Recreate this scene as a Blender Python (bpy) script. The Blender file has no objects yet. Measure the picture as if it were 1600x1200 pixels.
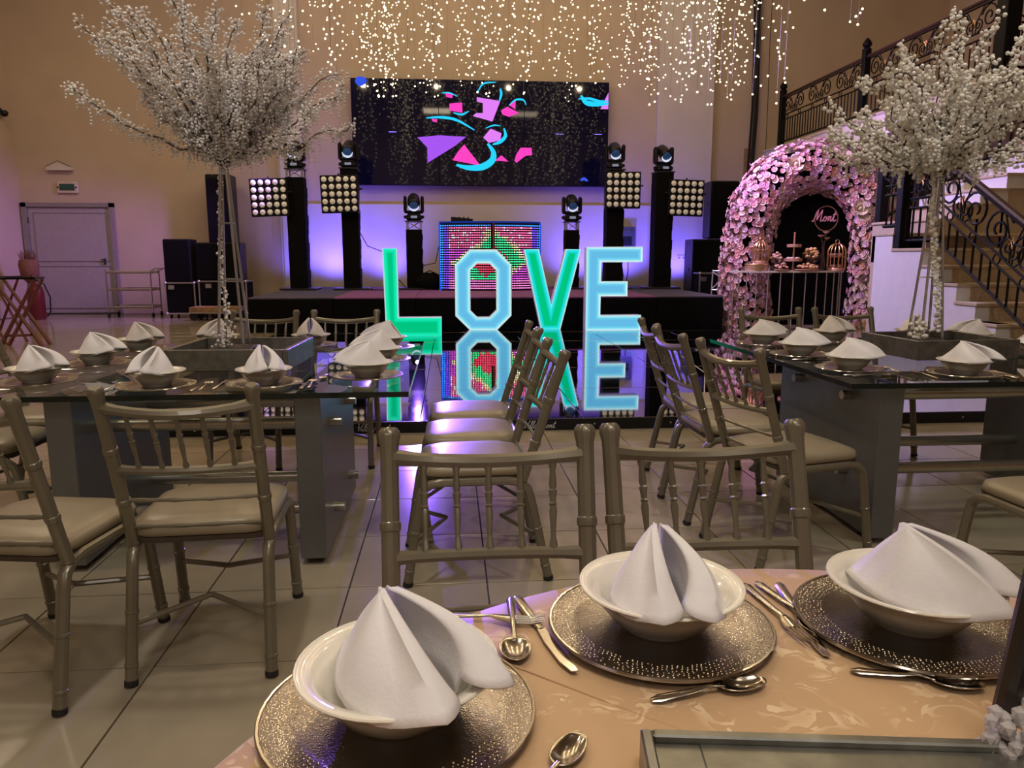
import bpy, bmesh, math, random
from mathutils import Vector, Matrix
C = bpy.context.scene.collection
S = bpy.context.scene
R = math.radians
PI = math.pi

# ---------------------------------------------------------------- camera, world, lights, exposure
cam_d = bpy.data.cameras.new('camera'); cam = bpy.data.objects.new('camera', cam_d); C.objects.link(cam)
cam_d.sensor_width = 36.0; cam_d.lens = 1180 / 1600 * 36
cam_d.clip_start = 0.02; cam_d.clip_end = 100
cam.location = (0, 0, 1.28); cam.rotation_euler = (R(90 - 9.62), 0, R(-4.634))
S.camera = cam
w = bpy.data.worlds.new('world'); S.world = w; w.use_nodes = True
w.node_tree.nodes['Background'].inputs[0].default_value = (0.35, 0.25, 0.30, 1)
w.node_tree.nodes['Background'].inputs[1].default_value = 0.05
S.view_settings.view_transform = 'Standard'; S.view_settings.look = 'None'
S.view_settings.gamma = 1.0; S.view_settings.use_curve_mapping = False
S.view_settings.exposure = 0.0
S.cycles.sample_clamp_indirect = 4.0
S.cycles.max_bounces = 10; S.cycles.transparent_max_bounces = 24
S.cycles.caustics_reflective = False; S.cycles.caustics_refractive = False

def light(name, kind, loc, power, col, size=0.2, aim=None, angle=60, blend=0.6, sy=None):
    d = bpy.data.lights.new(name, kind); d.energy = power; d.color = col
    if kind == 'AREA':
        d.size = size
        if sy: d.shape = 'RECTANGLE'; d.size_y = sy
    else:
        d.shadow_soft_size = size
    if kind == 'SPOT':
        d.spot_size = R(angle); d.spot_blend = blend
    o = bpy.data.objects.new(name, d); C.objects.link(o); o.location = loc
    if aim is not None:
        o.rotation_euler = (Vector(aim) - Vector(loc)).to_track_quat('-Z', 'Y').to_euler()
    return o
WARM = (1.0, 0.79, 0.48)
for ix in range(4):                       # the canopy of string lights, seen from below
    for iy in range(4):
        light('canopy_light', 'POINT', (-3.0 + 2.6 * ix, 6.4 + 2.7 * iy, 7.3), 46, WARM, 0.05)
for (lx, ly, pw) in ((-5.5, 2.0, 70), (-0.5, -0.5, 40), (3.5, -1.0, 20), (-7.0, 12.0, 110)):
    light('ceiling_light', 'AREA', (lx, ly, 7.7), pw, (1.0, 0.80, 0.56), 1.2)
for (lx, ly, pw) in ((0.3, -0.3, 38), (-1.6, -2.4, 24), (1.5, -2.4, 20)):
    light('fill_light', 'AREA', (lx, ly, 3.7), pw, (1.0, 0.90, 0.78), 0.8)  # added fill lamps out of view, brightening the round table and camera-facing sides
for lx in (-1.0, 2.55):
    light('table_fill_light', 'SPOT', (lx, 2.35, 4.5), 140, (1.0, 0.92, 0.82), 0.15, aim=(lx, 3.5, 1.2), angle=105, blend=0.9)  # added fill spots above the glass tables, brightening the trees and tableware
VIOLET = (0.14, 0.10, 1.0)
for (lx, pw) in ((-2.6, 230), (-1.45, 200), (2.95, 190), (4.0, 190), (5.3, 150), (-3.5, 45)):
    light('stage_uplight', 'SPOT', (lx, 17.05, 0.80), pw, VIOLET, 0.10, aim=(lx, 17.8, 1.9), angle=125, blend=1.0)
light('stage_wash', 'SPOT', (-0.7, 15.7, 2.4), 3400, (0.26, 0.12, 1.0), 0.03, aim=(0.15, 3.5, 0), angle=14, blend=0.5)
light('door_wash', 'SPOT', (-3.1, 15.6, 3.45), 900, (0.45, 0.20, 1.0), 0.15, aim=(-7.8, 16.2, 0.6), angle=70, blend=0.9)
light('arch_wash', 'SPOT', (3.5, 12.2, 4.4), 700, (0.72, 0.48, 1.0), 0.15, aim=(6.4, 13.2, 1.6), angle=75, blend=0.8)
light('stair_wash', 'SPOT', (1.9, 11.5, 4.4), 1500, (0.50, 0.38, 1.0), 0.15, aim=(5.6, 8.2, 1.9), angle=60, blend=0.9)
light('balcony_wash', 'SPOT', (2.6, 12.0, 2.6), 520, (0.66, 0.32, 1.0), 0.15, aim=(7.6, 13.0, 3.6), angle=55, blend=0.9)

# ---------------------------------------------------------------- mesh helpers
class MB:
    def __init__(s): s.v = []; s.f = []; s.c = []; s.m = []; s.cur = None; s.mi = 0
    def add(s, vs, fs):
        b = len(s.v); s.v += [tuple(p) for p in vs]
        if s.cur is not None: s.c += [s.cur] * len(vs)
        for f in fs: s.f.append(tuple(i + b for i in f)); s.m.append(s.mi)
        return s
    def box(s, c, d, rz=0, b=0.0, rx=0, ry=0):
        x, y, z = d[0] / 2, d[1] / 2, d[2] / 2
        M = Matrix.Translation(c) @ Matrix.Rotation(rz, 4, 'Z') @ Matrix.Rotation(ry, 4, 'Y') @ Matrix.Rotation(rx, 4, 'X')
        if b <= 0:
            vs = [(i * x, j * y, k * z) for i in (-1, 1) for j in (-1, 1) for k in (-1, 1)]
            fs = [(0, 1, 3, 2), (4, 6, 7, 5), (0, 4, 5, 1), (2, 3, 7, 6), (0, 2, 6, 4), (1, 5, 7, 3)]
        else:
            b = min(b, x * .9, y * .9, z * .9)
            vs = []
            for zz, ins in ((-z, b), (-z + b, 0), (z - b, 0), (z, b)):
                X, Y = x - ins, y - ins; q = b
                vs += [(X - q, -Y, zz), (X, -Y + q, zz), (X, Y - q, zz), (X - q, Y, zz), (-X + q, Y, zz), (-X, Y - q, zz), (-X, -Y + q, zz), (-X + q, -Y, zz)]
            fs = [tuple(range(7, -1, -1)), tuple(range(24, 32))]
            for l in range(3):
                for i in range(8):
                    fs.append((l * 8 + i, l * 8 + (i + 1) % 8, l * 8 + 8 + (i + 1) % 8, l * 8 + 8 + i))
        return s.add([M @ Vector(p) for p in vs], fs)
    def bx(s, x0, x1, y0, y1, z0, z1, b=0.0):
        return s.box(((x0 + x1) / 2, (y0 + y1) / 2, (z0 + z1) / 2), (abs(x1 - x0), abs(y1 - y0), abs(z1 - z0)), b=b)
    def tube(s, pts, r, n=8, caps=True, flat=1.0, closed=False):
        pts = [Vector(p) for p in pts]; N = len(pts)
        rs = r if isinstance(r, (list, tuple)) else [r] * N
        vs = []; up = None
        for i, p in enumerate(pts):
            if closed: t = pts[(i + 1) % N] - pts[i - 1]
            else: t = pts[min(i + 1, N - 1)] - pts[max(i - 1, 0)]
            if t.length < 1e-9: t = Vector((0, 0, 1))
            t.normalize()
            if up is None:
                up = Vector((0, 0, 1)) if abs(t.z) < 0.9 else Vector((0, 1, 0))
            a = t.cross(up)
            if a.length < 1e-6: a = t.cross(Vector((1, 0, 0)))
            a.normalize(); u = a.cross(t).normalized(); up = u
            for k in range(n):
                q = 2 * PI * k / n
                vs.append(p + a * (math.cos(q) * rs[i]) + u * (math.sin(q) * rs[i] * flat))
        fs = []
        for i in range(N if closed else N - 1):
            j = (i + 1) % N
            for k in range(n):
                fs.append((i * n + k, i * n + (k + 1) % n, j * n + (k + 1) % n, j * n + k))
        if caps and not closed:
            fs.append(tuple(range(n - 1, -1, -1))); fs.append(tuple((N - 1) * n + k for k in range(n)))
        return s.add(vs, fs)
    def lathe(s, prof, n=24, c=(0, 0, 0), M=None):
        vs = []; M = M or Matrix.Identity(4); c = Vector(c)
        for (r, z) in prof:
            for k in range(n):
                q = 2 * PI * k / n
                vs.append(c + (M @ Vector((r * math.cos(q), r * math.sin(q), z))))
        fs = []
        for i in range(len(prof) - 1):
            for k in range(n):
                fs.append((i * n + k, i * n + (k + 1) % n, (i + 1) * n + (k + 1) % n, (i + 1) * n + k))
        if prof[0][0] > 1e-6: fs.append(tuple(range(n - 1, -1, -1)))
        if prof[-1][0] > 1e-6: fs.append(tuple((len(prof) - 1) * n + k for k in range(n)))
        return s.add(vs, fs)
    def cyl(s, c, r, h, n=16, axis='Z', r2=None):
        M = {'Z': Matrix.Identity(4), 'X': Matrix.Rotation(PI / 2, 4, 'Y'), 'Y': Matrix.Rotation(-PI / 2, 4, 'X')}[axis]
        r2 = r if r2 is None else r2
        return s.lathe([(r, -h / 2), (r2, h / 2)], n, c, M)
    def prism(s, poly, y0, y1):                      # polygon in X-Z, extruded along Y (y0 front)
        n = len(poly)
        vs = [(x, y0, z) for x, z in poly] + [(x, y1, z) for x, z in poly]
        fs = [tuple(range(n)), tuple(range(2 * n - 1, n - 1, -1))]
        for i in range(n): fs.append((i, i + n, (i + 1) % n + n, (i + 1) % n))
        return s.add(vs, fs)
    def ico(s, c, r, sub=0, sc=(1, 1, 1)):
        V, Fc = ICO[sub]
        return s.add([(c[0] + p[0] * r * sc[0], c[1] + p[1] * r * sc[1], c[2] + p[2] * r * sc[2]) for p in V], Fc)
    def mesh(s, name, smooth=35):
        me = bpy.data.meshes.new(name); me.from_pydata(s.v, [], s.f)
        if s.c:
            at = me.color_attributes.new('Col', 'FLOAT_COLOR', 'POINT')
            at.data.foreach_set('color', [x for c in s.c for x in (c[0], c[1], c[2], 1.0)])
        if max(s.m, default=0): me.polygons.foreach_set('material_index', s.m)
        if smooth:
            me.polygons.foreach_set('use_smooth', [True] * len(me.polygons))
            me.set_sharp_from_angle(angle=R(smooth))
        me.update(); return me
    def build(s, name, mat, parent=None, loc=None, smooth=35, fix=False):
        me = s.mesh(name, smooth)
        if fix:
            bm = bmesh.new(); bm.from_mesh(me); bmesh.ops.recalc_face_normals(bm, faces=bm.faces); bm.to_mesh(me); bm.free()
        return put(name, me, mat, parent, loc)
def put(name, me, mat=None, parent=None, loc=None, rz=0):
    if mat is not None and len(me.materials) == 0:
        for m in (mat if isinstance(mat, (list, tuple)) else [mat]): me.materials.append(m)
    o = bpy.data.objects.new(name, me); C.objects.link(o)
    if parent is not None: o.parent = parent
    if loc is not None: o.location = loc
    if rz: o.rotation_euler = (0, 0, rz)
    return o
def _ico(sub):
    bm = bmesh.new(); bmesh.ops.create_icosphere(bm, subdivisions=sub + 1, radius=1)
    V = [tuple(v.co) for v in bm.verts]; Fc = [tuple(x.index for x in f.verts) for f in bm.faces]; bm.free(); return V, Fc
ICO = [_ico(0), _ico(1), _ico(2)]
def tag(o, label, cat, group=None, kind=None):
    o['label'] = label; o['category'] = cat
    if group: o['group'] = group
    if kind: o['kind'] = kind
    return o
def struct(o, label=None):
    o['kind'] = 'structure'
    if label: o['label'] = label
    return o
def thing(name, label, cat, loc=(0, 0, 0), rz=0, group=None):
    o = bpy.data.objects.new(name, None); C.objects.link(o); o.location = loc; o.rotation_euler = (0, 0, rz)
    o.empty_display_size = 0.05
    return tag(o, label, cat, group)
def copy_tree(o, parent=None):
    c = o.copy(); C.objects.link(c); c.parent = parent
    for ch in list(o.children): copy_tree(ch, c)
    return c
class Repeat:
    def __init__(s, root): s.root = root; s.used = False
    def at(s, loc, rz=0, label=None, rx=0, group=None):
        o = copy_tree(s.root) if s.used else s.root
        s.used = True; o.location = loc; o.rotation_euler = (rx, 0, rz)
        if label: o['label'] = label
        if group: o['group'] = group
        return o
def lerp(a, b, t): return a + (b - a) * t
def vl(a, b, t): return Vector(a).lerp(Vector(b), t)

# ---------------------------------------------------------------- materials
def mat(name, col, rough=0.5, metal=0.0, emit=None, es=1.0, var=0.08, vscale=12.0, bump=0.0, bscale=60.0, spec=0.5, coat=0.0, trans=0.0, sheen=0.0, aniso=None):
    m = bpy.data.materials.new(name); m.use_nodes = True; nt = m.node_tree; N = nt.nodes; L = nt.links
    b = N['Principled BSDF']
    b.inputs['Roughness'].default_value = rough; b.inputs['Metallic'].default_value = metal
    b.inputs['Specular IOR Level'].default_value = spec; b.inputs['Coat Weight'].default_value = coat
    b.inputs['Transmission Weight'].default_value = trans
    if sheen: b.inputs['Sheen Weight'].default_value = sheen
    tc = N.new('ShaderNodeTexCoord'); nz = N.new('ShaderNodeTexNoise')
    nz.inputs['Scale'].default_value = vscale; nz.inputs['Detail'].default_value = 4
    L.new(tc.outputs['Object'], nz.inputs['Vector'])
    rp = N.new('ShaderNodeValToRGB'); e = rp.color_ramp.elements
    e[0].position = 0.3; e[1].position = 0.7
    e[0].color = tuple(max(0, c * (1 - var)) for c in col) + (1,); e[1].color = tuple(min(1, c * (1 + var)) for c in col) + (1,)
    L.new(nz.outputs['Fac'], rp.inputs['Fac']); L.new(rp.outputs['Color'], b.inputs['Base Color'])
    if bump:
        n2 = N.new('ShaderNodeTexNoise'); n2.inputs['Scale'].default_value = bscale; n2.inputs['Detail'].default_value = 3
        L.new(tc.outputs['Object'], n2.inputs['Vector'])
        bp = N.new('ShaderNodeBump'); bp.inputs['Strength'].default_value = bump; bp.inputs['Distance'].default_value = 0.01
        L.new(n2.outputs['Fac'], bp.inputs['Height']); L.new(bp.outputs['Normal'], b.inputs['Normal'])
    if emit:
        b.inputs['Emission Color'].default_value = tuple(emit) + (1,); b.inputs['Emission Strength'].default_value = es
    return m
def emat(name, col, s, sampling=True):
    m = bpy.data.materials.new(name); m.use_nodes = True; nt = m.node_tree; nt.nodes.clear()
    o = nt.nodes.new('ShaderNodeOutputMaterial'); e = nt.nodes.new('ShaderNodeEmission')
    e.inputs[0].default_value = tuple(col) + (1,); e.inputs[1].default_value = s
    nt.links.new(e.outputs[0], o.inputs[0])
    if not sampling: m.cycles.emission_sampling = 'NONE'
    return m
def vmat(name, s, sampling=True):                     # emission from vertex colours (lit panels, LED dots)
    m = emat(name, (1, 1, 1), s, sampling); nt = m.node_tree
    a = nt.nodes.new('ShaderNodeVertexColor'); a.layer_name = 'Col'
    nt.links.new(a.outputs[0], nt.nodes['Emission'].inputs[0]); return m
def glassmat(name, tint, rough=0.0, refl=1.0, ior=1.5):
    m = bpy.data.materials.new(name); m.use_nodes = True; nt = m.node_tree; N = nt.nodes; L = nt.links; N.clear()
    o = N.new('ShaderNodeOutputMaterial'); mx = N.new('ShaderNodeMixShader'); t = N.new('ShaderNodeBsdfTransparent'); g = N.new('ShaderNodeBsdfGlossy')
    fr = N.new('ShaderNodeFresnel'); fr.inputs[0].default_value = ior
    mu = N.new('ShaderNodeMath'); mu.operation = 'MULTIPLY'; mu.inputs[1].default_value = refl; mu.use_clamp = True
    t.inputs[0].default_value = tuple(tint) + (1,); g.inputs['Roughness'].default_value = rough
    L.new(fr.outputs[0], mu.inputs[0]); L.new(mu.outputs[0], mx.inputs[0]); L.new(t.outputs[0], mx.inputs[1]); L.new(g.outputs[0], mx.inputs[2]); L.new(mx.outputs[0], o.inputs[0])
    return m
def beadmat(name, col, alpha):
    m = mat(name, col, 0.08, 0, var=0.15, vscale=9, spec=0.9, coat=0.5)
    m.node_tree.nodes['Principled BSDF'].inputs['Alpha'].default_value = alpha; return m
K = {}
K['wall'] = mat('wall_paint', (0.53, 0.42, 0.33), 0.75, var=0.05, vscale=1.3, bump=0.05, bscale=25)
K['wall_light'] = mat('pilaster_paint', (0.63, 0.57, 0.54), 0.7, var=0.04, vscale=1.5, bump=0.05, bscale=25)
K['ceil'] = mat('ceiling_paint', (0.45, 0.36, 0.28), 0.9)
K['tile'] = mat('beige_tile', (0.33, 0.285, 0.21), 0.13, var=0.10, vscale=3.0, bump=0.015, bscale=8)
K['grout'] = mat('grout', (0.10, 0.085, 0.07), 0.9)
K['door'] = mat('door_paint', (0.36, 0.32, 0.34), 0.5, var=0.05)
K['doorframe'] = mat('door_frame_paint', (0.25, 0.22, 0.22), 0.5)
K['white'] = mat('white_plaster', (0.78, 0.76, 0.75), 0.6, var=0.03, bump=0.04)
K['cream'] = mat('cream_stair_tile', (0.55, 0.44, 0.30), 0.4, var=0.06)
K['iron'] = mat('black_iron', (0.004, 0.004, 0.006), 0.5, 0.0, spec=0.2)
K['railwood'] = mat('dark_wood_handrail', (0.055, 0.025, 0.018), 0.35, var=0.3, vscale=30)
K['wood'] = mat('brown_wood', (0.30, 0.18, 0.09), 0.6, var=0.3, vscale=14)
K['black'] = mat('black_fabric', (0.0035, 0.0035, 0.0045), 0.9, var=0.3, bump=0.2, bscale=40, spec=0.15)
K['blackplastic'] = mat('black_plastic', (0.007, 0.007, 0.009), 0.35, bump=0.05, spec=0.35)
K['rubber'] = mat('black_rubber', (0.01, 0.01, 0.01), 0.7)
K['dark'] = mat('dark_steel', (0.05, 0.05, 0.055), 0.35, 0.7)
K['alu'] = mat('aluminium', (0.55, 0.55, 0.56), 0.3, 0.9, var=0.06)
K['carpet'] = mat('stage_carpet', (0.09, 0.085, 0.13), 0.95, bump=0.3, bscale=200, var=0.2)
K['carpet_glow'] = mat('stage_carpet_plum_glow', (0.26, 0.10, 0.28), 0.95, bump=0.3, bscale=200, var=0.2)  # plum carpet, with the purple glow around the booth put into its colour
K['chair'] = mat('taupe_chair_paint', (0.18, 0.16, 0.115), 0.30, 0.3, var=0.08, vscale=10, coat=0.25)
K['cushion'] = mat('beige_vinyl', (0.27, 0.225, 0.155), 0.34, var=0.07, vscale=7, bump=0.10, bscale=14)
K['cushion_side'] = mat('seat_board', (0.07, 0.05, 0.04), 0.7)
K['pedestal'] = mat('grey_metallic_paint', (0.18, 0.19, 0.20), 0.33, 0.55, var=0.05)
K['steel'] = mat('brushed_steel', (0.50, 0.48, 0.44), 0.25, 0.95, var=0.06, vscale=25)
K['cutlery'] = mat('stainless_cutlery', (0.55, 0.51, 0.45), 0.16, 1.0, var=0.04)
K['glass'] = glassmat('table_glass', (0.86, 0.93, 0.91), 0.0, 1.2, 1.5)
K['glassunder'] = glassmat('table_glass_underside', (0.95, 0.98, 0.97), 0.0, 0.0, 1.5)
K['glassedge'] = mat('glass_edge', (0.006, 0.012, 0.011), 0.12, var=0.1)
K['china'] = mat('white_china', (0.86, 0.83, 0.74), 0.16, var=0.02, coat=0.5)
K['napkin'] = mat('white_cotton', (0.82, 0.81, 0.85), 0.85, var=0.03, vscale=30, bump=0.08, bscale=220, sheen=0.2)
K['tray'] = mat('silver_tray', (0.22, 0.22, 0.20), 0.3, 0.75, var=0.25, vscale=22)
K['mirror'] = mat('mirror', (0.62, 0.62, 0.62), 0.03, 1.0, var=0.02)
K['twig'] = mat('brown_wire', (0.10, 0.065, 0.045), 0.6, var=0.2)
K['bead'] = beadmat('crystal_bead', (0.93, 0.87, 0.88), 0.8)
K['bead2'] = beadmat('pearl_bead', (0.95, 0.92, 0.85), 0.92)
K['bulb'] = emat('warm_bulb', (1.0, 0.80, 0.48), 5.0, False)
K['wire'] = mat('clear_wire', (0.30, 0.26, 0.18), 0.4)
K['lens'] = mat('lamp_lens', (0.80, 0.76, 0.66), 0.18, var=0.15, vscale=40, emit=(1.0, 0.92, 0.75), es=0.12, coat=0.5)
K['gold'] = mat('gold_wire', (0.80, 0.48, 0.26), 0.28, 0.9)
K['pinkpaint'] = mat('rose_gold', (0.78, 0.45, 0.36), 0.4, 0.5)
K['red'] = mat('red_metal', (0.12, 0.012, 0.015), 0.3)

# ---------------------------------------------------------------- the hall
YW = 17.8; XL = -9.36; XR = 11.6; YF = -5.0; ZC = 8.2
struct(MB().bx(XL - .2, XR + .2, YF - .2, YW + .2, -0.14, -0.012).build('floor', K['grout'], smooth=0), 'beige square floor tiles with dark joints')
floor = bpy.data.objects['floor']
struct(MB().bx(XL - .2, XR + .2, YW, YW + .2, -0.1, ZC).build('wall_back', K['wall'], smooth=0), 'tall beige back wall behind the stage')
struct(MB().bx(XL - .2, XL, YF, YW, -0.1, ZC).build('wall_left', K['wall'], smooth=0), 'beige side wall')
struct(MB().bx(XR, XR + .2, YF, YW, -0.1, ZC).build('wall_right', K['wall'], smooth=0), 'beige side wall behind the balcony')
struct(MB().bx(XL, XR, YF - .2, YF, -0.1, ZC).build('wall_front', K['wall'], smooth=0), 'beige wall behind the tables')
struct(MB().bx(XL - .2, XR + .2, YF - .2, YW + .2, ZC, ZC + .2).build('ceiling', K['ceil'], smooth=0), 'high ceiling')
m = MB().bx(-3.72, -3.22, YW - .16, YW, 0, ZC); m.bx(-3.80, -3.74, YW - .05, YW, 0, ZC)
struct(m.build('trim_1', K['wall_light'], smooth=0), 'pale pilaster beside the stage')
struct(MB().bx(4.75, 6.05, YW - .16, YW, 0, ZC).build('trim_2', K['wall_light'], smooth=0), 'pale pilaster at the speaker side of the stage')
struct(MB().bx(-3.22, 4.75, YW - .03, YW, 0, 2.44).build('trim_3', K['wall_light'], smooth=0), 'pale painted band of the wall under the screen')
m = MB().bx(6.88, 7.06, YW - .05, YW, 1.0, 3.75)
struct(m.build('trim_4', K['wood'], smooth=0), 'narrow brown timber strip on the back wall')

# floor tiles: the ones that show largest are pieces, the rest is one mass
TS = 0.54
tm = MB().box((0, 0, -0.006), (TS - .006, TS - .006, 0.012), b=0.0012).mesh('tile', 0); tm.materials.append(K['tile'])
cells = []
X0 = -0.41 - TS * 17; Y0 = 2.83 - TS * 14
for i in range(0, 39):
    for j in range(0, 43):
        cx, cy = X0 + TS * (i + .5), Y0 + TS * (j + .5)
        if XL + .27 < cx < XR - .27 and YF + .27 < cy < YW - .27: cells.append((cx, cy))
def seen(c):
    x, y = c
    a = math.atan2(x, y) - R(4.63)
    return y > 1.5 and abs(a) < R(36) and not (-2.6 < x < 4.8 and y > 6.0)
front = sorted([c for c in cells if seen(c)], key=lambda c: math.hypot(*c))[:295]
fs_ = set(front)
for c in front: put('tile', tm, None, floor, (c[0], c[1], 0))
m = MB()
for c in cells:
    if c not in fs_: m.box((c[0], c[1], -0.006), (TS - .006, TS - .006, 0.012))
o = m.build('floor_tiles', K['tile'], floor, smooth=0); o['kind'] = 'stuff'

# door, signs on the wall
d = thing('door_1', 'grey steel double door in the back wall', 'door', (-8.36, YW, 0)); d['kind'] = 'structure'
m = MB(); m.bx(-.97, -.86, -.10, 0, 0, 2.43); m.bx(.88, .97, -.10, 0, 0, 2.43); m.bx(-.97, .97, -.10, 0, 2.34, 2.43)
m.build('door_frame', K['doorframe'], d, smooth=0)
leaf = MB().bx(-.855, .875, -.05, -.005, 0.02, 2.335, .004).build('door_leaf', K['door'], d, smooth=0)
m = MB()
for z0, z1 in ((0.12, 1.06), (1.16, 2.22)):
    m.bx(-.74, .80, -.062, -.05, z1 - .012, z1); m.bx(-.74, .80, -.062, -.05, z0, z0 + .012); m.bx(-.74, -.728, -.062, -.05, z0, z1); m.bx(.788, .80, -.062, -.05, z0, z1)
m.build('panel_moulding', K['doorframe'], leaf, smooth=0)
m = MB(); m.box((.70, -.075, 1.16), (.03, .05, .14), b=.006); m.tube([(.70, -.10, 1.2), (.62, -.10, 1.2)], .010)
m.build('door_handle', K['dark'], leaf)
for z in (.35, 1.2, 2.05): MB().cyl((-.86, -.06, z), .018, .12, 10).build('hinge', K['dark'], d)
e = thing('exit_sign', 'small green exit sign box above the grey door', 'sign', (-8.33, YW, 2.76))
MB().box((0, -.03, 0), (.44, .06, .25), b=.015).build('housing', mat('sign_ivory', (.62, .52, .42), .5), e)
MB().box((0, -.064, 0.005), (.32, .012, .14), b=.003).build('display', mat('sign_green', (.02, .07, .05), .3, emit=(.05, .35, .22), es=.015), e)
for s in (-1, 1): MB().cyl((s * .19, -.064, 0), .02, .014, 10, 'Y').build('screw', K['dark'], e)
e = thing('emergency_lamp', 'small slanted emergency lamp high above the exit sign', 'lamp', (-8.45, YW, 3.12))
MB().prism([(-.27, 0), (.27, 0), (.27, .07), (.0, .19), (-.25, .07)], -.11, 0).build('housing', K['wall_light'], e, smooth=0, fix=True)
MB().tube([(-.26, -.118, .075), (0, -.118, .195), (.27, -.118, .075)], .006, 5).build('edge_cable', K['dark'], e)
e = thing('security_camera', 'small black dome camera high up in the wall corner', 'camera', (XL, 17.3, 4.22))
MB().box((.03, 0, .06), (.06, .10, .10), b=.01).build('bracket', K['blackplastic'], e)
m = MB(); m.lathe([(0, -.075), (.05, -.06), (.075, -.02), (.078, .02), (.06, .05), (.03, .06)], 14, (.12, 0, .0)); m.build('dome', K['blackplastic'], e)
e = thing('wall_switch', 'pale switch box on the side wall beside the door', 'switch', (XL, 16.6, 2.95))
MB().box((.02, 0, 0), (.04, .11, .16), b=.006).build('plate', K['wall_light'], e); MB().box((.045, 0, .0), (.016, .03, .05), b=.003).build('rocker', K['white'], e)
e = thing('breaker_box', 'dark grey breaker box on the purple wall beside the stage', 'electric box', (4.10, YW - .03, 1.56))
MB().box((0, -.06, 0.1), (.42, .12, .58), b=.012).build('housing', K['pedestal'], e)
MB().box((0, -.124, .06), (.27, .014, .2), b=.004).build('window', K['dark'], e)
for i in range(4): MB().box((-.12 + .08 * i, -.126, .29), (.045, .016, .03), b=.003).build('breaker', K['alu'], e)
MB().tube([(-.05, -.05, -.2), (-.07, -.05, -.5), (-.03, -.05, -.75), (-.06, -.05, -.97)], .013, 6).build('cable', K['rubber'], e)
MB().tube([(.06, -.05, -.2), (.08, -.05, -.6), (.04, -.05, -.97)], .010, 6).build('cable', K['rubber'], e)
e = thing('wall_socket', 'small pale wall socket low on the pilaster behind the columns', 'socket', (5.42, YW - .16, 1.24))
MB().box((0, -.012, 0), (.20, .024, .12), b=.006).build('plate', K['wall_light'], e)
for s in (-1, 1): MB().box((s * .05, -.027, 0), (.045, .008, .05), b=.002).build('outlet', K['doorframe'], e)
e = thing('hanging_cables', 'bundle of black cables hanging along the timber strip', 'cables', (0, 0, 0))
for k, (x, r_, z0) in enumerate(((6.93, .018, 2.9), (6.96, .012, 3.0), (7.02, .042, 2.6), (7.07, .010, 3.0), (7.3, .008, 2.2))):
    MB().tube([(x - .1 + .03 * k, YW - .14, ZC - .02), (x, YW - .15, 6.2), (x + .03, YW - .15, 4.6), (x - .02 + .06 * (k == 4), YW - .16, z0)], r_, 6).build('cable', K['rubber'], e)

# dance floor
DX0, DX1, DY0, DY1 = -2.67, 4.62, 5.45, 12.95
DT = math.atan(0.03 / 7.5)
df = thing('dance_floor', 'glossy black mirror-like dance floor with a low black kerb', 'dance floor', (0, DY0, 0))
m = MB(); m.bx(DX0, DX1, 0, .03, 0, .085); m.bx(DX0, DX0 + .03, .03, 7.5, 0, .085); m.bx(DX1 - .03, DX1, .03, 7.5, 0, .085); m.bx(DX0, DX1, 7.47, 7.5, 0, .10)
kerb = m.build('kerb', K['blackplastic'], df, smooth=0)
K['mirrorfloor'] = mat('black_mirror_panel', (0.55, 0.54, 0.60), 0.03, 1.0, var=0.05, bump=0.002, bscale=3)
nx, ny = 6, 6; pw, pd = (DX1 - DX0 - .02) / nx, (7.5 - .02) / ny
pm = MB().box((0, 0, 0), (pw - .006, pd - .006, .05), b=.002).mesh('floor_panel', 0); pm.materials.append(K['mirrorfloor'])
for i in range(nx):
    for j in range(ny):
        yy = .01 + pd * (j + .5)
        o = put('floor_panel', pm, None, df, (DX0 + .01 + pw * (i + .5), yy, .062 + yy * math.tan(DT))); o.rotation_euler = (DT, 0, 0)
for k in range(13): MB().cyl((DX0 + .25 + k * .58, -.003, .045), .007, .008, 8, 'Y').build('screw', K['alu'], kerb)

# script lettering drawn as strokes (unit height 1, baseline 0)
GL = {
 'V': [[(0, .95), (.10, 1.0), (.2, .6), (.30, .02), (.5, .5), (.66, .95), (.8, 1.0)]],
 'i': [[(0, .0 + .1), (.08, .42), (.06, .1), (.14, .02), (.24, .12)], [(.12, .62), (.13, .64)]],
 'l': [[(0, .1), (.16, .5), (.26, .92), (.17, .98), (.10, .5), (.12, .05), (.22, .02), (.3, .12)]],
 'a': [[(.34, .36), (.2, .46), (.04, .28), (.06, .06), (.2, .04), (.34, .36), (.34, .1), (.40, .02), (.50, .12)]],
 'M': [[(-.08, .06), (.04, .0), (.16, .45), (.28, 1.0), (.34, .5), (.36, .12), (.52, .6), (.68, 1.0), (.70, .5), (.72, .05), (.84, .03), (.92, .12)]],
 'o': [[(.0, .1), (.14, .44), (.02, .22), (.1, .03), (.26, .08), (.30, .32), (.18, .45), (.24, .36), (.42, .34)]],
 'n': [[(0, .32), (.08, .42), (.06, .02), (.16, .38), (.28, .42), (.28, .1), (.36, .02), (.46, .12)]],
 't': [[(.0, .12), (.16, .9), (.1, .3), (.14, .03), (.26, .03), (.36, .14)], [(-.02, .58), (.3, .64)]],
}
ADV = {'V': .6, 'i': .26, 'l': .28, 'a': .52, 'M': .94, 'o': .40, 'n': .46, 't': .36, ' ': .3}
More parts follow.
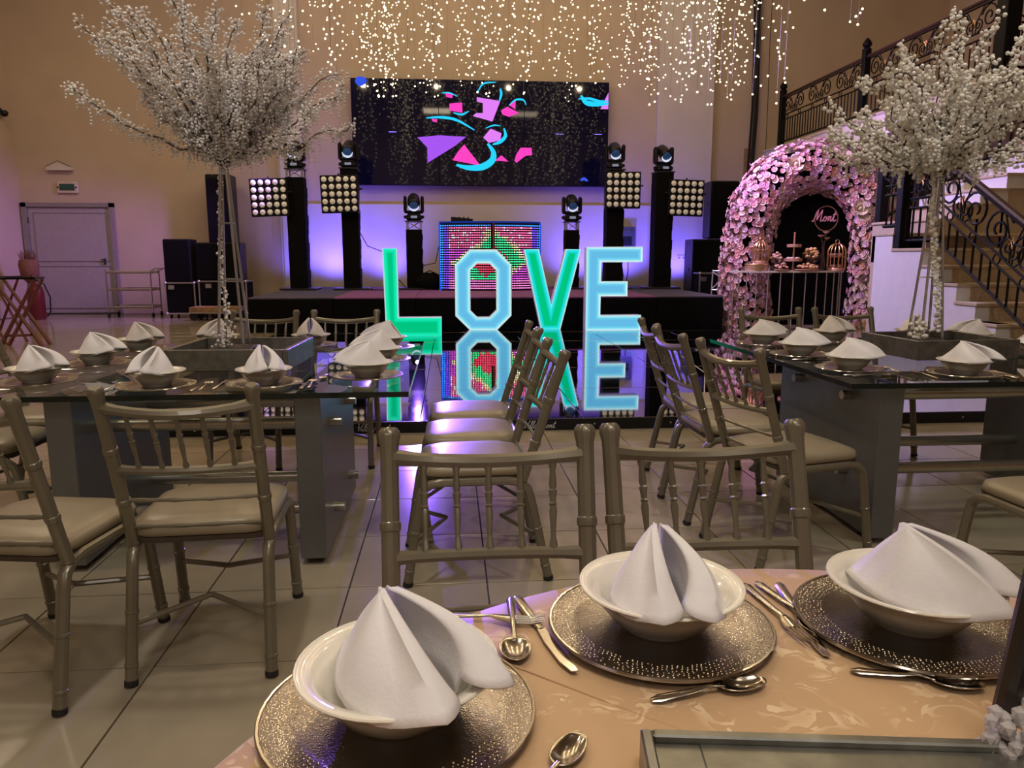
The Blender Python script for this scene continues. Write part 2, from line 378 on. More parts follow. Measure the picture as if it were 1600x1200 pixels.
def catmull(p, k=5):
    if len(p) < 3: return [Vector((a, b, 0)) for a, b in p]
    P = [p[0]] + list(p) + [p[-1]]; out = []
    for i in range(1, len(P) - 2):
        for q in range(k):
            t = q / k; a, b, c, e = (Vector((x[0], x[1], 0)) for x in P[i - 1:i + 3])
            out.append(0.5 * ((2 * b) + (c - a) * t + (2 * a - 5 * b + 4 * c - e) * t * t + (3 * b - a - 3 * c + e) * t ** 3))
    out.append(Vector((P[-2][0], P[-2][1], 0))); return out
def script(name, text, h, x0, y, z0, r, material, parent, shear=.35):
    x = x0
    for ch in text:
        if ch in GL:
            m = MB()
            for st in GL[ch]:
                m.tube([(x + (p.x + shear * p.y) * h, y, z0 + p.y * h) for p in catmull(st)], r, 5)
            m.build(name, material, parent)
        x += ADV[ch] * h
K['lettering'] = mat('pale_lettering', (.55, .55, .58), .4)
script('letter', 'Villa Mont', .055, -.70, -.003, .018, .0022, K['lettering'], kerb)
script('letter', 'Villa Mont', .055, .52, -.003, .018, .0022, K['lettering'], kerb)

# stage
st = thing('stage', 'low black skirted stage with dark carpet top', 'stage', (0, 0, 0))
m = MB().bx(-3.38, 4.78, 13.04, 17.6, 0, .56)
sk = m.build('stage_body', K['black'], st, smooth=0)
xs = [-3.40, -1.98, -.6, .8, 2.2, 3.6, 4.80]
for i in range(6):
    MB().bx(xs[i] + .003, xs[i + 1] - .003, 13.02, 17.6, .56, .585, .004).build('deck_panel', K['carpet'] if i in (0, 5) else K['carpet_glow'], st, smooth=0)
    MB().bx(xs[i] + .012, xs[i + 1] - .012, 13.015, 13.035, .01, .555, .004).build('skirt_panel', K['black'], st, smooth=0)

# ---------------------------------------------------------------- stairs and balcony
sx = 4.85
stairs = thing('staircase', 'white sided staircase with cream tiled steps beside the flower arch', 'staircase', (0, 0, 0)); stairs['kind'] = 'structure'
ys = [7.52 - .29 * k for k in range(8)]; zs = [1.36 - .17 * k for k in range(8)]
poly = [(8.42, 0), (8.42, 1.53), (8.08, 1.53), (8.08, 1.36)]
for k in range(8):
    poly.append((ys[k], zs[k])); poly.append((ys[k], zs[k] - .17 if k < 7 else 0))
vs = [(sx, y, z) for y, z in poly] + [(sx + .14, y, z) for y, z in poly]; n = len(poly)
MB().add(vs, [tuple(range(n)), tuple(range(2 * n - 1, n - 1, -1))] + [(i, i + n, (i + 1) % n + n, (i + 1) % n) for i in range(n)]).build('side_wall', K['white'], stairs, smooth=0, fix=True)
for k in range(8):
    o = MB().bx(sx + .14, sx + 1.62, ys[k], ys[k] + .29 if k else 8.42, max(0, zs[k] - .17) if k < 7 else 0, zs[k] - .03).build('riser', K['cream'], stairs, smooth=0)
    MB().bx(sx - .012, sx + 1.64, ys[k] - .025, ys[k] + .30 if k else 8.08, zs[k] - .03, zs[k], .004).build('tread', K['cream'], stairs, smooth=0)
    for q in (1, 2): MB().bx(sx + .14 + .493 * q - .003, sx + .14 + .493 * q + .003, ys[k] - .001, ys[k] + .004, max(0, zs[k] - .165), zs[k] - .035).build('tile_joint', K['grout'], o, smooth=0)
MB().bx(sx - .01, sx + 1.5, 8.06, 8.42, 1.50, 1.53, .004).build('tread', K['cream'], stairs, smooth=0)
for k in range(13):                                     # the upper flight climbs along the wall to the balcony
    x0 = 5.42 + .30 * k; z = 1.70 + .17 * k
    MB().bx(x0, x0 + .33, 8.36, 9.5, z - .17 if k else 1.2, z - .03).build('step_block', K['white'] if k > 1 else K['cream'], stairs, smooth=0)
    MB().bx(x0 - .02, x0 + .33, 8.34, 9.5, z - .03, z, .004).build('tread', K['cream'], stairs, smooth=0)
    if k < 6: MB().bx(x0, x0 + .33, 8.40, 9.48, 0, z - .17).build('stair_wall', K['cream'], stairs, smooth=0)
bal = thing('balcony', 'pale balcony slab running along the side wall', 'balcony', (0, 0, 0)); bal['kind'] = 'structure'
MB().bx(7.33, XR, 10.1, YW, 3.31, 3.655).build('slab', K['white'], bal, smooth=0)
MB().bx(7.31, XR, 10.08, YW, 3.655, 3.70, .004).build('slab_edge', K['wall_light'], bal, smooth=0)
for y in (11.6, 14.6): MB().bx(7.5, XR, y - .12, y + .12, 3.06, 3.31).build('beam', K['wall'], bal, smooth=0)

def spiral(c, r0, r1, a0, turns, axis_h, axis_v, k=22):
    out = []
    for i in range(k + 1):
        t = i / k; a = a0 + turns * 2 * PI * t; r = lerp(r0, r1, t)
        out.append(Vector(c) + Vector(axis_h) * (r * math.cos(a)) + Vector(axis_v) * (r * math.sin(a)))
    return out
def iron_railing(root, A, B, h=1.0, npick=28, nun=3, scr=.40, post_a=True, post_b=True, wood=True, finial=True, pick_w=.022):
    A = Vector(A); B = Vector(B); D = B - A; u = Vector((D.x, D.y, 0)).normalized(); L = Vector((D.x, D.y, 0)).length; sl = D.z / L
    ud = (u + Vector((0, 0, sl))); Z = Vector((0, 0, 1)); sd = u.cross(Z)
    def P(s, z): return A + ud * s + Z * z
    hz = h; m1 = h - scr; m2 = m1 - .10
    rw = MB().tube([P(0, hz), P(L, hz)], .035, 8, flat=.8).build('handrail', K['railwood'] if wood else K['iron'], root)
    for z, r_ in ((hz - .05, .014), (m1, .014), (m2, .014), (.08, .020)):
        MB().tube([P(0, z), P(L, z)], r_, 4).build('rail', K['iron'], root)
    for i in range(npick):
        s = L * (i + .5) / npick
        MB().tube([P(s, .08), P(s, m2)], pick_w / 2 * 1.2, 4).build('picket', K['iron'], root)
    nr = nun * 2
    for i in range(nr):
        s = L * (i + .5) / nr; pts = [P(s, (m1 + m2) / 2) + u * (.045 * math.cos(2 * PI * q / 14)) + Z * (.045 * math.sin(2 * PI * q / 14)) for q in range(14)]
        MB().tube(pts, .008, 5, closed=True).build('ring', K['iron'], root)
    U = L / nun; mid = (m1 + hz - .05) / 2; R0 = (hz - .05 - m1) / 2
    for i in range(nun):
        for g in (-1, 1):
            s0 = U * (i + .5)
            c = P(s0 + g * U * .27, mid)
            a = u * g
            m = MB(); m.tube(spiral(c, R0 * .98, R0 * .18, PI * .9, -1.6, a, Z), .012, 5)
            m.tube(spiral(P(s0 + g * U * .07, mid - R0 * .35), R0 * .55, R0 * .12, -PI * .5, 1.4, a, Z, 16), .010, 5)
            m.tube([P(s0 + g * U * .02, m1), P(s0 + g * U * .05, mid), P(s0 + g * U * .16, hz - .06)], .008, 5)
            m.build('scroll', K['iron'], root)
        m = MB(); c = P(U * (i + .5), mid)
        for q in range(5):
            aa = q * 1.257; m.add([c, c + u * .02 + Z * .02, c + u * (.06 * math.cos(aa)) + Z * (.06 * math.sin(aa)) + sd * .012, c - u * .01 + Z * .015 + sd * .01], [(0, 1, 2, 3)])
        m.build('leaf_ornament', K['gold'], root)
    for flag, s in ((post_a, 0), (post_b, L)):
        if flag:
            p = P(s, 0); m = MB()
            m.box(p + Z * ((h + .10) / 2 - .02), (.12, .12, h + .14), b=.008)
            po = m.build('post', K['iron'], root)
            if finial: MB().lathe([(.03, 0), (.075, .02), (.08, .05), (.045, .08), (.075, .11), (.08, .15), (.05, .20), (0, .25)], 12, p + Z * (h + .08)).build('finial', K['iron'], po)
r1 = thing('balcony_railing', 'black wrought iron balcony railing with scrolls, far bay nearest the back wall', 'railing', (0, 0, 0), group='balcony railing bays')
iron_railing(r1, (7.40, 17.0, 3.70), (7.40, 13.6, 3.70), 1.05, 28, 3)
r2 = thing('balcony_railing', 'black wrought iron balcony railing with scrolls, bay behind the pearl bead tree', 'railing', (0, 0, 0), group='balcony railing bays')
iron_railing(r2, (7.40, 13.53, 3.70), (7.40, 10.2, 3.70), 1.05, 25, 3, post_a=False, post_b=False)
r3 = thing('balcony_railing', 'black wrought iron railing turning the balcony corner at a thick post', 'railing', (0, 0, 0), group='balcony railing bays')
iron_railing(r3, (7.45, 10.13, 3.70), (9.6, 10.13, 3.70), 1.05, 16, 2, post_a=False, post_b=False)
MB().bx(7.35, 7.57, 10.05, 10.27, 3.69, 8.1, .01).build('post', K['iron'], r3)
r4 = thing('stair_railing', 'black iron landing guard with square posts on the white stair wall', 'railing', (0, 0, 0))
iron_railing(r4, (4.92, 8.03, 1.36), (4.92, 7.42, 1.36), .92, 5, 1, post_a=True, post_b=False, wood=False, finial=False)
iron_railing(r4, (4.92, 8.40, 1.53), (4.92, 8.10, 1.53), .92, 3, 1, post_a=False, post_b=False, wood=False, finial=False)
r5 = thing('stair_railing', 'sloping iron stair railing with brown wooden handrail above the cream steps', 'railing', (0, 0, 0))
iron_railing(r5, (4.92, 7.42, 1.36), (4.92, 5.3, 1.36 - .586 * 2.12), .90, 17, 3, scr=.44, post_a=False, post_b=True, finial=False)
r6 = thing('stair_railing', 'black iron railing climbing beside the upper stair flight', 'railing', (0, 0, 0))
iron_railing(r6, (5.5, 9.45, 1.66), (9.2, 9.45, 1.66 + 3.7 * .5667), .92, 26, 3, post_a=True, post_b=False, wood=False, finial=False, pick_w=.035)

# ---------------------------------------------------------------- stage gear
SZ = .585
vw = thing('video_wall', 'large black video wall of six panels showing pink and blue shapes', 'video wall', (0.748, YW - .16, 2.85))
VWW, VWH = 5.73, 2.265
MB().bx(-VWW / 2, VWW / 2, -.02, .12, 0, VWH).build('back_frame', K['blackplastic'], vw, smooth=0)
K['screen'] = mat('screen_glass', (0.004, 0.004, 0.010), 0.035, spec=0.6, var=0.1, emit=(.006, .006, .05), es=.10)
for i in range(3):
    for j in range(2):
        pw_, ph_ = VWW / 3, VWH / 2
        p = MB().box((-VWW / 2 + pw_ * (i + .5), -.045, ph_ * (j + .5)), (pw_ - .008, .05, ph_ - .008), b=.004).build('screen_panel', K['screen'], vw, smooth=0)
def uv(x, y): return (-VWW / 2 + (x - 549.5) / 400 * VWW, VWH - (y - 128.5) / 162.5 * VWH)
PINK = emat('screen_pink', (1.0, .06, .55), 1.0); MAG = emat('screen_magenta', (.78, .22, .95), 1.0); VIO = emat('screen_violet', (.42, .10, .95), .95); CY = emat('screen_cyan', (.02, .62, 1.0), 1.1); BL = emat('screen_blue', (.05, .12, 1.0), .8)
def Zm(z): return (540 + z[0] / 3.81, 110 + z[1] / 3.81)
def scr_poly(name, pts, m, dy=0):
    q = [uv(*Zm(p)) for p in pts]
    MB().prism(q, -.0725 - dy, -.0705).build(name, m, vw, smooth=0, fix=True)
def scr_arc(name, pts, w0, m, dy=0):
    c = catmull([uv(*Zm(p)) for p in pts], 6); N_ = len(c)
    v = []
    for i, p in enumerate(c):
        t = (c[min(i + 1, N_ - 1)] - c[max(i - 1, 0)]).normalized(); nn = Vector((-t.y, t.x, 0)) * (w0 * (0.25 + 0.75 * math.sin(PI * min(1, (i + .6) / N_))))
        for s in (1, -1): v.append((p.x + nn.x * s, -.0735 - dy, p.y + nn.y * s))
    MB().add(v, [(2 * i, 2 * i + 1, 2 * i + 3, 2 * i + 2) for i in range(N_ - 1)]).build(name, m, vw, smooth=0)
scr_poly('picture_shape', [(770, 170), (908, 190), (862, 310), (745, 280), (765, 262), (805, 262), (806, 205), (770, 195)], MAG)
scr_poly('picture_shape', [(608, 210), (683, 202), (685, 262), (608, 250)], PINK)
scr_poly('picture_shape', [(585, 150), (630, 152), (625, 178), (590, 172)], PINK)
scr_poly('picture_shape', [(912, 245), (950, 222), (1020, 258), (960, 282), (920, 268)], PINK)
scr_poly('picture_shape', [(963, 215), (1000, 185), (998, 238)], PINK)
scr_poly('picture_shape', [(418, 408), (545, 395), (705, 402), (640, 455), (474, 558), (474, 468)], VIO)
scr_poly('picture_shape', [(693, 446), (718, 480), (790, 572), (622, 540), (655, 490)], PINK)
scr_poly('picture_shape', [(806, 405), (850, 352), (915, 378), (908, 420), (840, 436)], MAG)
scr_poly('picture_shape', [(875, 540), (915, 508), (957, 545)], PINK)
scr_poly('picture_shape', [(1005, 500), (1030, 462), (1095, 462), (1100, 505), (1060, 510), (1005, 552), (992, 540)], PINK)
scr_poly('picture_shape', [(1508, 228), (1556, 130), (1556, 228)], MAG)
scr_poly('picture_shape', [(505, 298), (538, 302), (530, 320), (508, 315)], PINK)
scr_arc('picture_streak', [(470, 295), (560, 290), (650, 305), (755, 362)], .030, CY)
scr_arc('picture_streak', [(645, 568), (720, 585), (800, 578), (858, 540), (866, 490), (832, 440)], .075, CY, .001)
scr_arc('picture_streak', [(775, 140), (810, 92), (885, 82)], .018, CY)
scr_arc('picture_streak', [(908, 118), (914, 150), (903, 192)], .028, CY)
scr_arc('picture_streak', [(960, 215), (1000, 182), (1045, 182), (1062, 212)], .020, CY)
scr_arc('picture_streak', [(630, 262), (680, 272), (722, 252)], .022, CY)
scr_arc('picture_streak', [(862, 445), (905, 430), (938, 395), (930, 348)], .040, CY)
scr_arc('picture_streak', [(820, 350), (870, 332), (910, 336)], .016, CY)
scr_arc('picture_streak', [(1390, 150), (1420, 190), (1480, 200), (1558, 196)], .055, CY)
scr_arc('picture_streak', [(1375, 170), (1440, 168), (1500, 182), (1558, 180)], .030, CY)
scr_arc('picture_streak', [(560, 150), (610, 148), (655, 168)], .014, CY)
scr_arc('picture_streak', [(70, 75), (95, 90), (128, 78)], .10, BL)
scr_arc('picture_streak', [(1395, 655), (1415, 645), (1440, 658)], .035, BL)

# moving head lights
def moving_head():
    t = thing('moving_head_light', 'x', 'stage light', group='moving head lights on the stage')
    m = MB(); m.box((0, 0, .07), (.33, .30, .12), b=.03); m.box((0, 0, .135), (.26, .26, .03), b=.008); b = m.build('base', K['blackplastic'], t)
    MB().box((0, -.155, .075), (.13, .012, .05), b=.004).build('display', mat('lamp_display', (.15, .15, .17), .3, emit=(.6, .7, 1), es=.25), b)
    for s in (-1, 1): MB().box((s * .185, 0, .08), (.05, .08, .06), b=.01).build('carry_handle', K['blackplastic'], b)
    m = MB(); m.box((0, 0, .18), (.40, .16, .06), b=.025)
    for s in (-1, 1): m.box((s * .175, 0, .335), (.07, .17, .34), b=.028)
    m.build('yoke', K['blackplastic'], t)
    Mx = Matrix.Translation((0, 0, .40)) @ Matrix.Rotation(R(-62), 4, 'X')
    m = MB(); m.lathe([(.0, -.20), (.10, -.20), (.128, -.17), (.13, .02), (.12, .14), (.09, .19), (0, .20)], 18, (0, 0, 0), Mx); hd = m.build('head', K['blackplastic'], t)
    Ml = Matrix.Translation((0, 0, .40)) @ Matrix.Rotation(R(-62), 4, 'X') @ Matrix.Translation((0, 0, -.205))
    MB().lathe([(0, -.012), (.055, -.008), (.085, .004), (.088, .012)], 18, (0, 0, 0), Ml).build('front_lens', mat('head_lens', (.02, .05, .12), .05, emit=(.05, .25, .7), es=.10, spec=.9), hd)
    pts = [Ml @ Vector((.103 * math.cos(a), .103 * math.sin(a), -.006)) for a in [PI * (.02 + .96 * i / 12) for i in range(13)]]
    MB().tube(pts, [.005 + .018 * math.sin(PI * i / 12) for i in range(13)], 6).build('lit_rim', emat('head_rim', (.75, .82, 1.0), .9), hd)
    return t
MH = Repeat(moving_head())
def tower(loc, h, w_, label, trusstop=True):
    t = thing('truss_tower', label, 'tower', loc, group='black covered towers on the stage')
    MB().box((0, 0, .02), (.74, .7, .04), b=.008).build('base_plate', K['dark'], t)
    m = MB(); hh = h - (.18 if trusstop else .03)
    N_ = 12
    for i in range(N_):
        z0, z1 = .04 + (hh - .04) * i / N_, .04 + (hh - .04) * (i + 1) / N_
        dw = .008 * math.sin(i * 2.1)
        m.box((dw * .4, 0, (z0 + z1) / 2), (w_ + dw, w_ + dw, z1 - z0 + .002))
    m.build('fabric_sleeve', K['black'], t, smooth=0)
    for sx_ in (-1, 1):
        for sy_ in (-1, 1): MB().tube([(sx_ * w_ * .42, sy_ * w_ * .42, hh), (sx_ * w_ * .42, sy_ * w_ * .42, h)], .02, 6).build('truss_tube', K['alu'], t)
    m = MB()
    for sx_ in (-1, 1): m.tube([(-sx_ * w_ * .4, -w_ * .42, hh), (sx_ * w_ * .4, -w_ * .42, h - .02)], .010, 5)
    m.build('truss_brace', K['alu'], t)
    MB().box((0, 0, h - .012), (w_ + .04, w_ + .04, .024), b=.005).build('top_plate', K['dark'], t)
    return t
TW = [(-3.11, 16.2, 3.03 - SZ, .36, 'tall black tower beside the outermost lamp grid nearest the doors', True), (-2.03, 16.2, 3.05 - SZ, .34, 'tall black tower at the screen edge, behind the green L', False),
      (3.48, 16.2, 3.07 - SZ, .36, 'tall black tower at the screen edge, behind the letter E', False), (4.52, 16.2, 3.03 - SZ, .38, 'tall black tower nearest the flower arch', False),
      (-.735, 16.2, 2.0 - SZ, .33, 'short black tower between the letter L and the LED booth', True), (2.58, 16.2, 2.0 - SZ, .30, 'short black tower standing behind the letter V', True)]
HN = ['black moving head light on the outermost tower nearest the doors', 'black moving head light at the screen edge above the letter L', 'black moving head light at the screen edge above the letter E', 'black moving head light on the tower nearest the flower arch',
      'black moving head light on the short tower near the letter L', 'black moving head light on the short tower behind the letter V']
for (x, y, h, w_, lab, tt), hn in zip(TW, HN):
    tower((x, y, SZ), h, w_, lab, tt)
    MH.at((x, y, SZ + h), R(random.Random(lab).uniform(-8, 8)), hn)
# 5 x 5 lamp grids
def grid_light():
    t = thing('lamp_grid', 'x', 'stage light', group='square grids of stage lamps')
    MB().box((0, .06, 0), (.745, .12, .745), b=.01).build('housing', K['blackplastic'], t)
    lm = MB(); Mf = Matrix.Rotation(PI / 2, 4, 'X')
    lm.lathe([(0.054, 0), (.054, .018), (.044, .032), (.022, .040), (0, .042)], 14, (0, 0, 0), Mf); me = lm.mesh('lamp'); me.materials.append(K['lens'])
    rm = MB().lathe([(.062, -.002), (.062, .014), (.055, .016), (.055, -.002)], 14, (0, 0, 0), Mf).mesh('bezel'); rm.materials.append(K['dark'])
    for i in range(5):
        for j in range(5):
            l = put('lamp', me, None, t, (-.29 + .145 * i, -.002, -.29 + .145 * j)); put('bezel', rm, None, l)
    m = MB(); m.box((0, .14, 0), (.5, .05, .5), b=.01); m.build('rear_box', K['blackplastic'], t)
    MB().cyl((0, .05, .385), .02, .05, 8).build('bracket_knob', K['dark'], t)
    return t
GR = Repeat(grid_light())
for (x, y, z, tilt, lab) in ((-3.60, 15.90, 2.44, 2, 'five by five lamp grid clamped to the outermost tower nearest the doors'), (-2.2, 15.85, 2.51, 1.5, 'five by five lamp grid at the screen edge above the letter L'),
                             (3.60, 15.88, 2.63, 0, 'five by five lamp grid at the screen edge above the letter E'), (4.96, 15.92, 2.48, -1.5, 'five by five lamp grid on the tower nearest the flower arch')):
    o = GR.at((x, y, z), 0, lab); o.rotation_euler = (0, R(-tilt), 0)
    dx = .45 if x < -3 else (.17 if x < 0 else (-.12 if x < 4 else -.44))
    MB().tube([(0, .15, .1), (dx, 16.2 - .19 - y, .1)], .02, 6).build('clamp_arm', K['dark'], o)

# LED booth: curved grid of lit dots
bo = thing('led_booth', 'curved booth front covered with red, green and blue LED dots', 'LED booth', (.82, 15.62, SZ))
BW, BH, BUL = 2.04, 1.35, .34
def bp_(u, z, off=0):
    a = (u - .5) * 2
    return Vector((a * BW / 2, -BUL * (1 - a * a) - off, z))
m = MB(); NS = 16
for i in range(NS):
    p, q = bp_(i / NS, 0), bp_((i + 1) / NS, 0)
    m.add([p, q, q + Vector((0, 0, BH)), p + Vector((0, 0, BH)), p + Vector((0, .03, 0)), q + Vector((0, .03, 0)), q + Vector((0, .03, BH)), p + Vector((0, .03, BH))], [(0, 1, 2, 3), (5, 4, 7, 6), (3, 2, 6, 7), (1, 0, 4, 5)])
m.build('curved_panel', K['blackplastic'], bo, smooth=40)
m = MB(); rr = random.Random(4)
NC, NR = 58, 27
import colorsys
for i in range(NC):
    for j in range(NR):
        u, v = (i + .5) / NC, (j + .5) / NR
        if abs(u - .525) < .018 and v > .45: continue
        dd = abs(u - .5 + .05 * math.sin(7 * v)) * 1.7 + abs(v - .42) * 1.25 + rr.uniform(-.05, .05)
        e = max(abs(u - .5) * 2, 0)
        if e > .93 or v > .96: c = (.01, .22, 1.0)
        elif e > .82: c = (.14, .04, 1.0)
        elif v < .16: c = (1.0, .16, .55)
        elif dd < .30: c = (1.0, .03, .10)
        elif dd < .56: c = (.02, .85, .25)
        elif dd < .66: c = (.9, .75, .35)
        elif v > .62: c = (1.0, .10, .30) if rr.random() < .85 else (.9, .9, 1)
        else: c = (.6, .05, .6)
        k = rr.uniform(.7, 1.1); m.cur = tuple(x * k + .02 for x in c)
        p = bp_(u, .03 + (BH - .06) * v, .006); r_ = .0082
        m.add([p + Vector((-r_, 0, -r_)), p + Vector((r_, 0, -r_)), p + Vector((r_, 0, r_)), p + Vector((-r_, 0, r_)), p + Vector((0, -.010, 0))], [(0, 1, 4), (1, 2, 4), (2, 3, 4), (3, 0, 4)])
o = m.build('led_dots', vmat('led_dot_light', 5.0), bo, smooth=0); o['kind'] = 'stuff'
MB().tube([bp_(i / 16, BH + .012) for i in range(17)], .02, 6).build('top_trim', emat('booth_trim_blue', (.02, .06, .5), .5), bo)
for u in (0.0, 1.0): MB().tube([bp_(u, 0), bp_(u, BH)], .02, 6).build('side_trim', emat('booth_edge_blue', (.02, .10, 1.0), .7), bo)
MB().tube([bp_(.525, .6, .012), bp_(.525, BH, .012)], .014, 5).build('seam_strip', mat('red_seam', (.4, .02, .05), .5), bo)
MB().bx(-BW / 2 + .1, BW / 2 - .1, .0, .42, BH - .12, BH - .08).build('desk_shelf', K['blackplastic'], bo, smooth=0)
for s in (-1, 1): MB().bx(s * (BW / 2 - .12) - .02, s * (BW / 2 - .12) + .02, 0, .40, 0, BH - .12).build('desk_leg', K['dark'], bo, smooth=0)
e = thing('mixer', 'small dark mixer box standing on the LED booth', 'mixer', (.25, 15.60, SZ + BH - .08))
m = MB(); m.prism([(-.22, 0), (.22, 0), (.22, .16), (-.22, .20)], -.10, .18); m.build('case', K['blackplastic'], e, smooth=0, fix=True)
for i in range(4): MB().cyl((-.14 + .09 * i, .04, .19), .015, .03, 8).build('knob', K['dark'], e)
e = thing('covered_bag', 'dark crumpled bag lying on the stage beside the LED booth', 'bag', (-.42, 16.0, SZ))
rr = random.Random(2); m = MB(); m.ico((0, 0, .16), 1, 2, (.30, .22, .20))
m.v = [(x * rr.uniform(.92, 1.06), y * rr.uniform(.92, 1.06), max(0, z * rr.uniform(.92, 1.06))) for x, y, z in m.v]; m.build('bag_body', K['black'], e, smooth=80)
MB().tube([(-.12, -.1, .33), (0, -.12, .40), (.12, -.1, .33)], .012, 6).build('bag_handle', K['black'], e)
for i, pts in enumerate(([(-1.85, 16.0, SZ + 1.2), (-1.7, 16.1, SZ + .9), (-1.3, 16.0, SZ + .75), (-1.15, 16.0, SZ + .3), (-.9, 16, SZ + .02)], [(-.55, 16, SZ + .5), (-.3, 16.0, SZ + .55), (-.22, 15.9, SZ + .9), (-.16, 15.75, SZ + 1.1)],
                         [(-1.8, 15.8, SZ + .012), (-1.4, 15.7, SZ + .012), (-1.0, 15.85, SZ + .012), (-.95, 16.2, SZ + .012)], [(3.7, 15.8, SZ + .012), (3.95, 15.6, SZ + .012), (4.2, 15.85, SZ + .012)])):
    c = MB().tube(pts, .010, 5).build('power_cable', K['rubber'])
    tag(c, ['thin black cable hanging from the tower behind the green L', 'thin black cable looping up to the LED booth', 'black cable lying on the stage behind the green L', 'short black cable lying on the stage behind the letter E'][i], 'cable')

# ---------------------------------------------------------------- LOVE letters
def letter(name, polys, y, col_in, col_out, label, hole=None, depth=.22, z0=.0, rimc=(.75, 1.0, 1.0)):
    t = thing(name, label, 'letter', (0, y, z0), group='lit LOVE letters')
    P = polys
    bm = bmesh.new()
    vs = [bm.verts.new((x, 0, z)) for x, z in P]
    if hole:
        hv = [bm.verts.new((x, 0, z)) for x, z in hole]; n = len(P)
        fs = [bm.faces.new((vs[i], vs[(i + 1) % n], hv[(i + 1) % n], hv[i])) for i in range(n)]
    else:
        fs = [bm.faces.new(vs)]
    bmesh.ops.recalc_face_normals(bm, faces=bm.faces)
    if bm.faces[:][0].normal.y > 0: bmesh.ops.reverse_faces(bm, faces=bm.faces)
    lay = bm.verts.layers.float_color.new('Col')
    def setc(vv, c):
        for v in vv: v[lay] = (*c, 1)
    rim = rimc
    setc(bm.verts, rim)
    faces = list(bm.faces)
    seq = [(.006, rim), (.012, tuple(lerp(a, b, .55) for a, b in zip(rim, col_out))), (.024, col_out), (.020, tuple(lerp(a, b, .5) for a, b in zip(col_out, col_in))), (.010, col_in)]
    for th, c in seq:
        r_ = bmesh.ops.inset_region(bm, faces=faces, thickness=th, depth=0, use_even_offset=True, use_boundary=True)
        setc({v for f in faces for v in f.verts}, c)
    for v in bm.verts: v.co.y = -.001
    me = bpy.data.meshes.new('lit_face'); bm.to_mesh(me); bm.free()
    put('lit_face', me, LITM, t)
    m = MB()
    def wall(poly, flip):
        n = len(poly)
        for i in range(n):
            a, b = poly[i], poly[(i + 1) % n]
            f = (0, 1, 2, 3) if not flip else (3, 2, 1, 0)
            m.add([(a[0], -.02, a[1]), (b[0], -.02, b[1]), (b[0], depth, b[1]), (a[0], depth, a[1])], [f])
    wall(P, False)
    if hole: wall(hole, True)
    m.build('side_band', K['letterside'], t, smooth=0)
    m = MB()
    if hole:
        n = len(P)
        m.add([(x, depth, z) for x, z in P] + [(x, depth, z) for x, z in hole], [(i, i + n, (i + 1) % n + n, (i + 1) % n) for i in range(n)])
    else: m.add([(x, depth, z) for x, z in P], [tuple(range(len(P)))])
    m.build('back_panel', K['letterside'], t, smooth=0)
    m = MB(); m.tube([(x, -.02, z) for x, z in P], .010, 5, closed=True)
    if hole: m.tube([(x, -.02, z) for x, z in hole], .010, 5, closed=True)
    m.build('edge_strip', K['letteredge'], t)
    return t
LITM = vmat('lit_acrylic', 1.0)
K['letterside'] = mat('letter_side', (.55, .55, .62), .35, emit=(.45, .35, .9), es=.18)
K['letteredge'] = mat('letter_trim', (.8, .85, .85), .3, emit=(.55, .9, .95), es=.55)
GRN = (.0, .56, .22); GRO = (.005, .78, .42); CYI = (.13, .50, .80); CYO = (.16, .66, .86); CYV = (.01, .70, .72)
HF = .115
letter('letter_l', [(-.945, 0), (-.14, 0), (-.137, .285), (-.77, .285), (-.768, 1.29), (-.972, 1.29)], 11.25, GRN, GRO, 'glowing green letter L standing on the dance floor', z0=.098, rimc=(.03, .88, .56))
def octa(cx, cz, hw, hh, ch): return [(cx - hw + ch, cz - hh), (cx + hw - ch, cz - hh), (cx + hw, cz - hh + ch), (cx + hw, cz + hh - ch), (cx + hw - ch, cz + hh), (cx - hw + ch, cz + hh), (cx - hw, cz + hh - ch), (cx - hw, cz - hh + ch)]
letter('letter_o', octa(.522, .635, .440, .635, .235), 12.1, CYI, CYO, 'glowing blue letter O with clipped corners on the dance floor', hole=octa(.522, .635, .215, .43, .115), z0=.105)
letter('letter_v', [(1.455, 0), (1.755, 0), (2.075, 1.28), (1.845, 1.28), (1.612, .39), (1.40, 1.28), (1.172, 1.28)], 12.1, GRN, CYV, 'glowing green letter V with turquoise border on the dance floor', z0=.105, rimc=(.10, .88, .92))
letter('letter_e', [(2.14, 0), (3.03, 0), (3.03, .24), (2.37, .24), (2.37, .55), (2.80, .55), (2.80, .775), (2.37, .775), (2.37, 1.085), (3.03, 1.085), (3.03, 1.31), (2.14, 1.31)], 11.9, CYI, CYO, 'glowing light blue letter E on the dance floor', z0=.105)
o = MB().tube([(2.75, 11.4, .108), (2.83, 9.5, .101), (2.6, 7.5, .094), (2.05, 5.9, .088)], .006, 5).build('white_cable', mat('white_cable_sheath', (.7, .7, .72), .4))
tag(o, 'thin white cable lying across the dance floor from the letter E', 'cable')

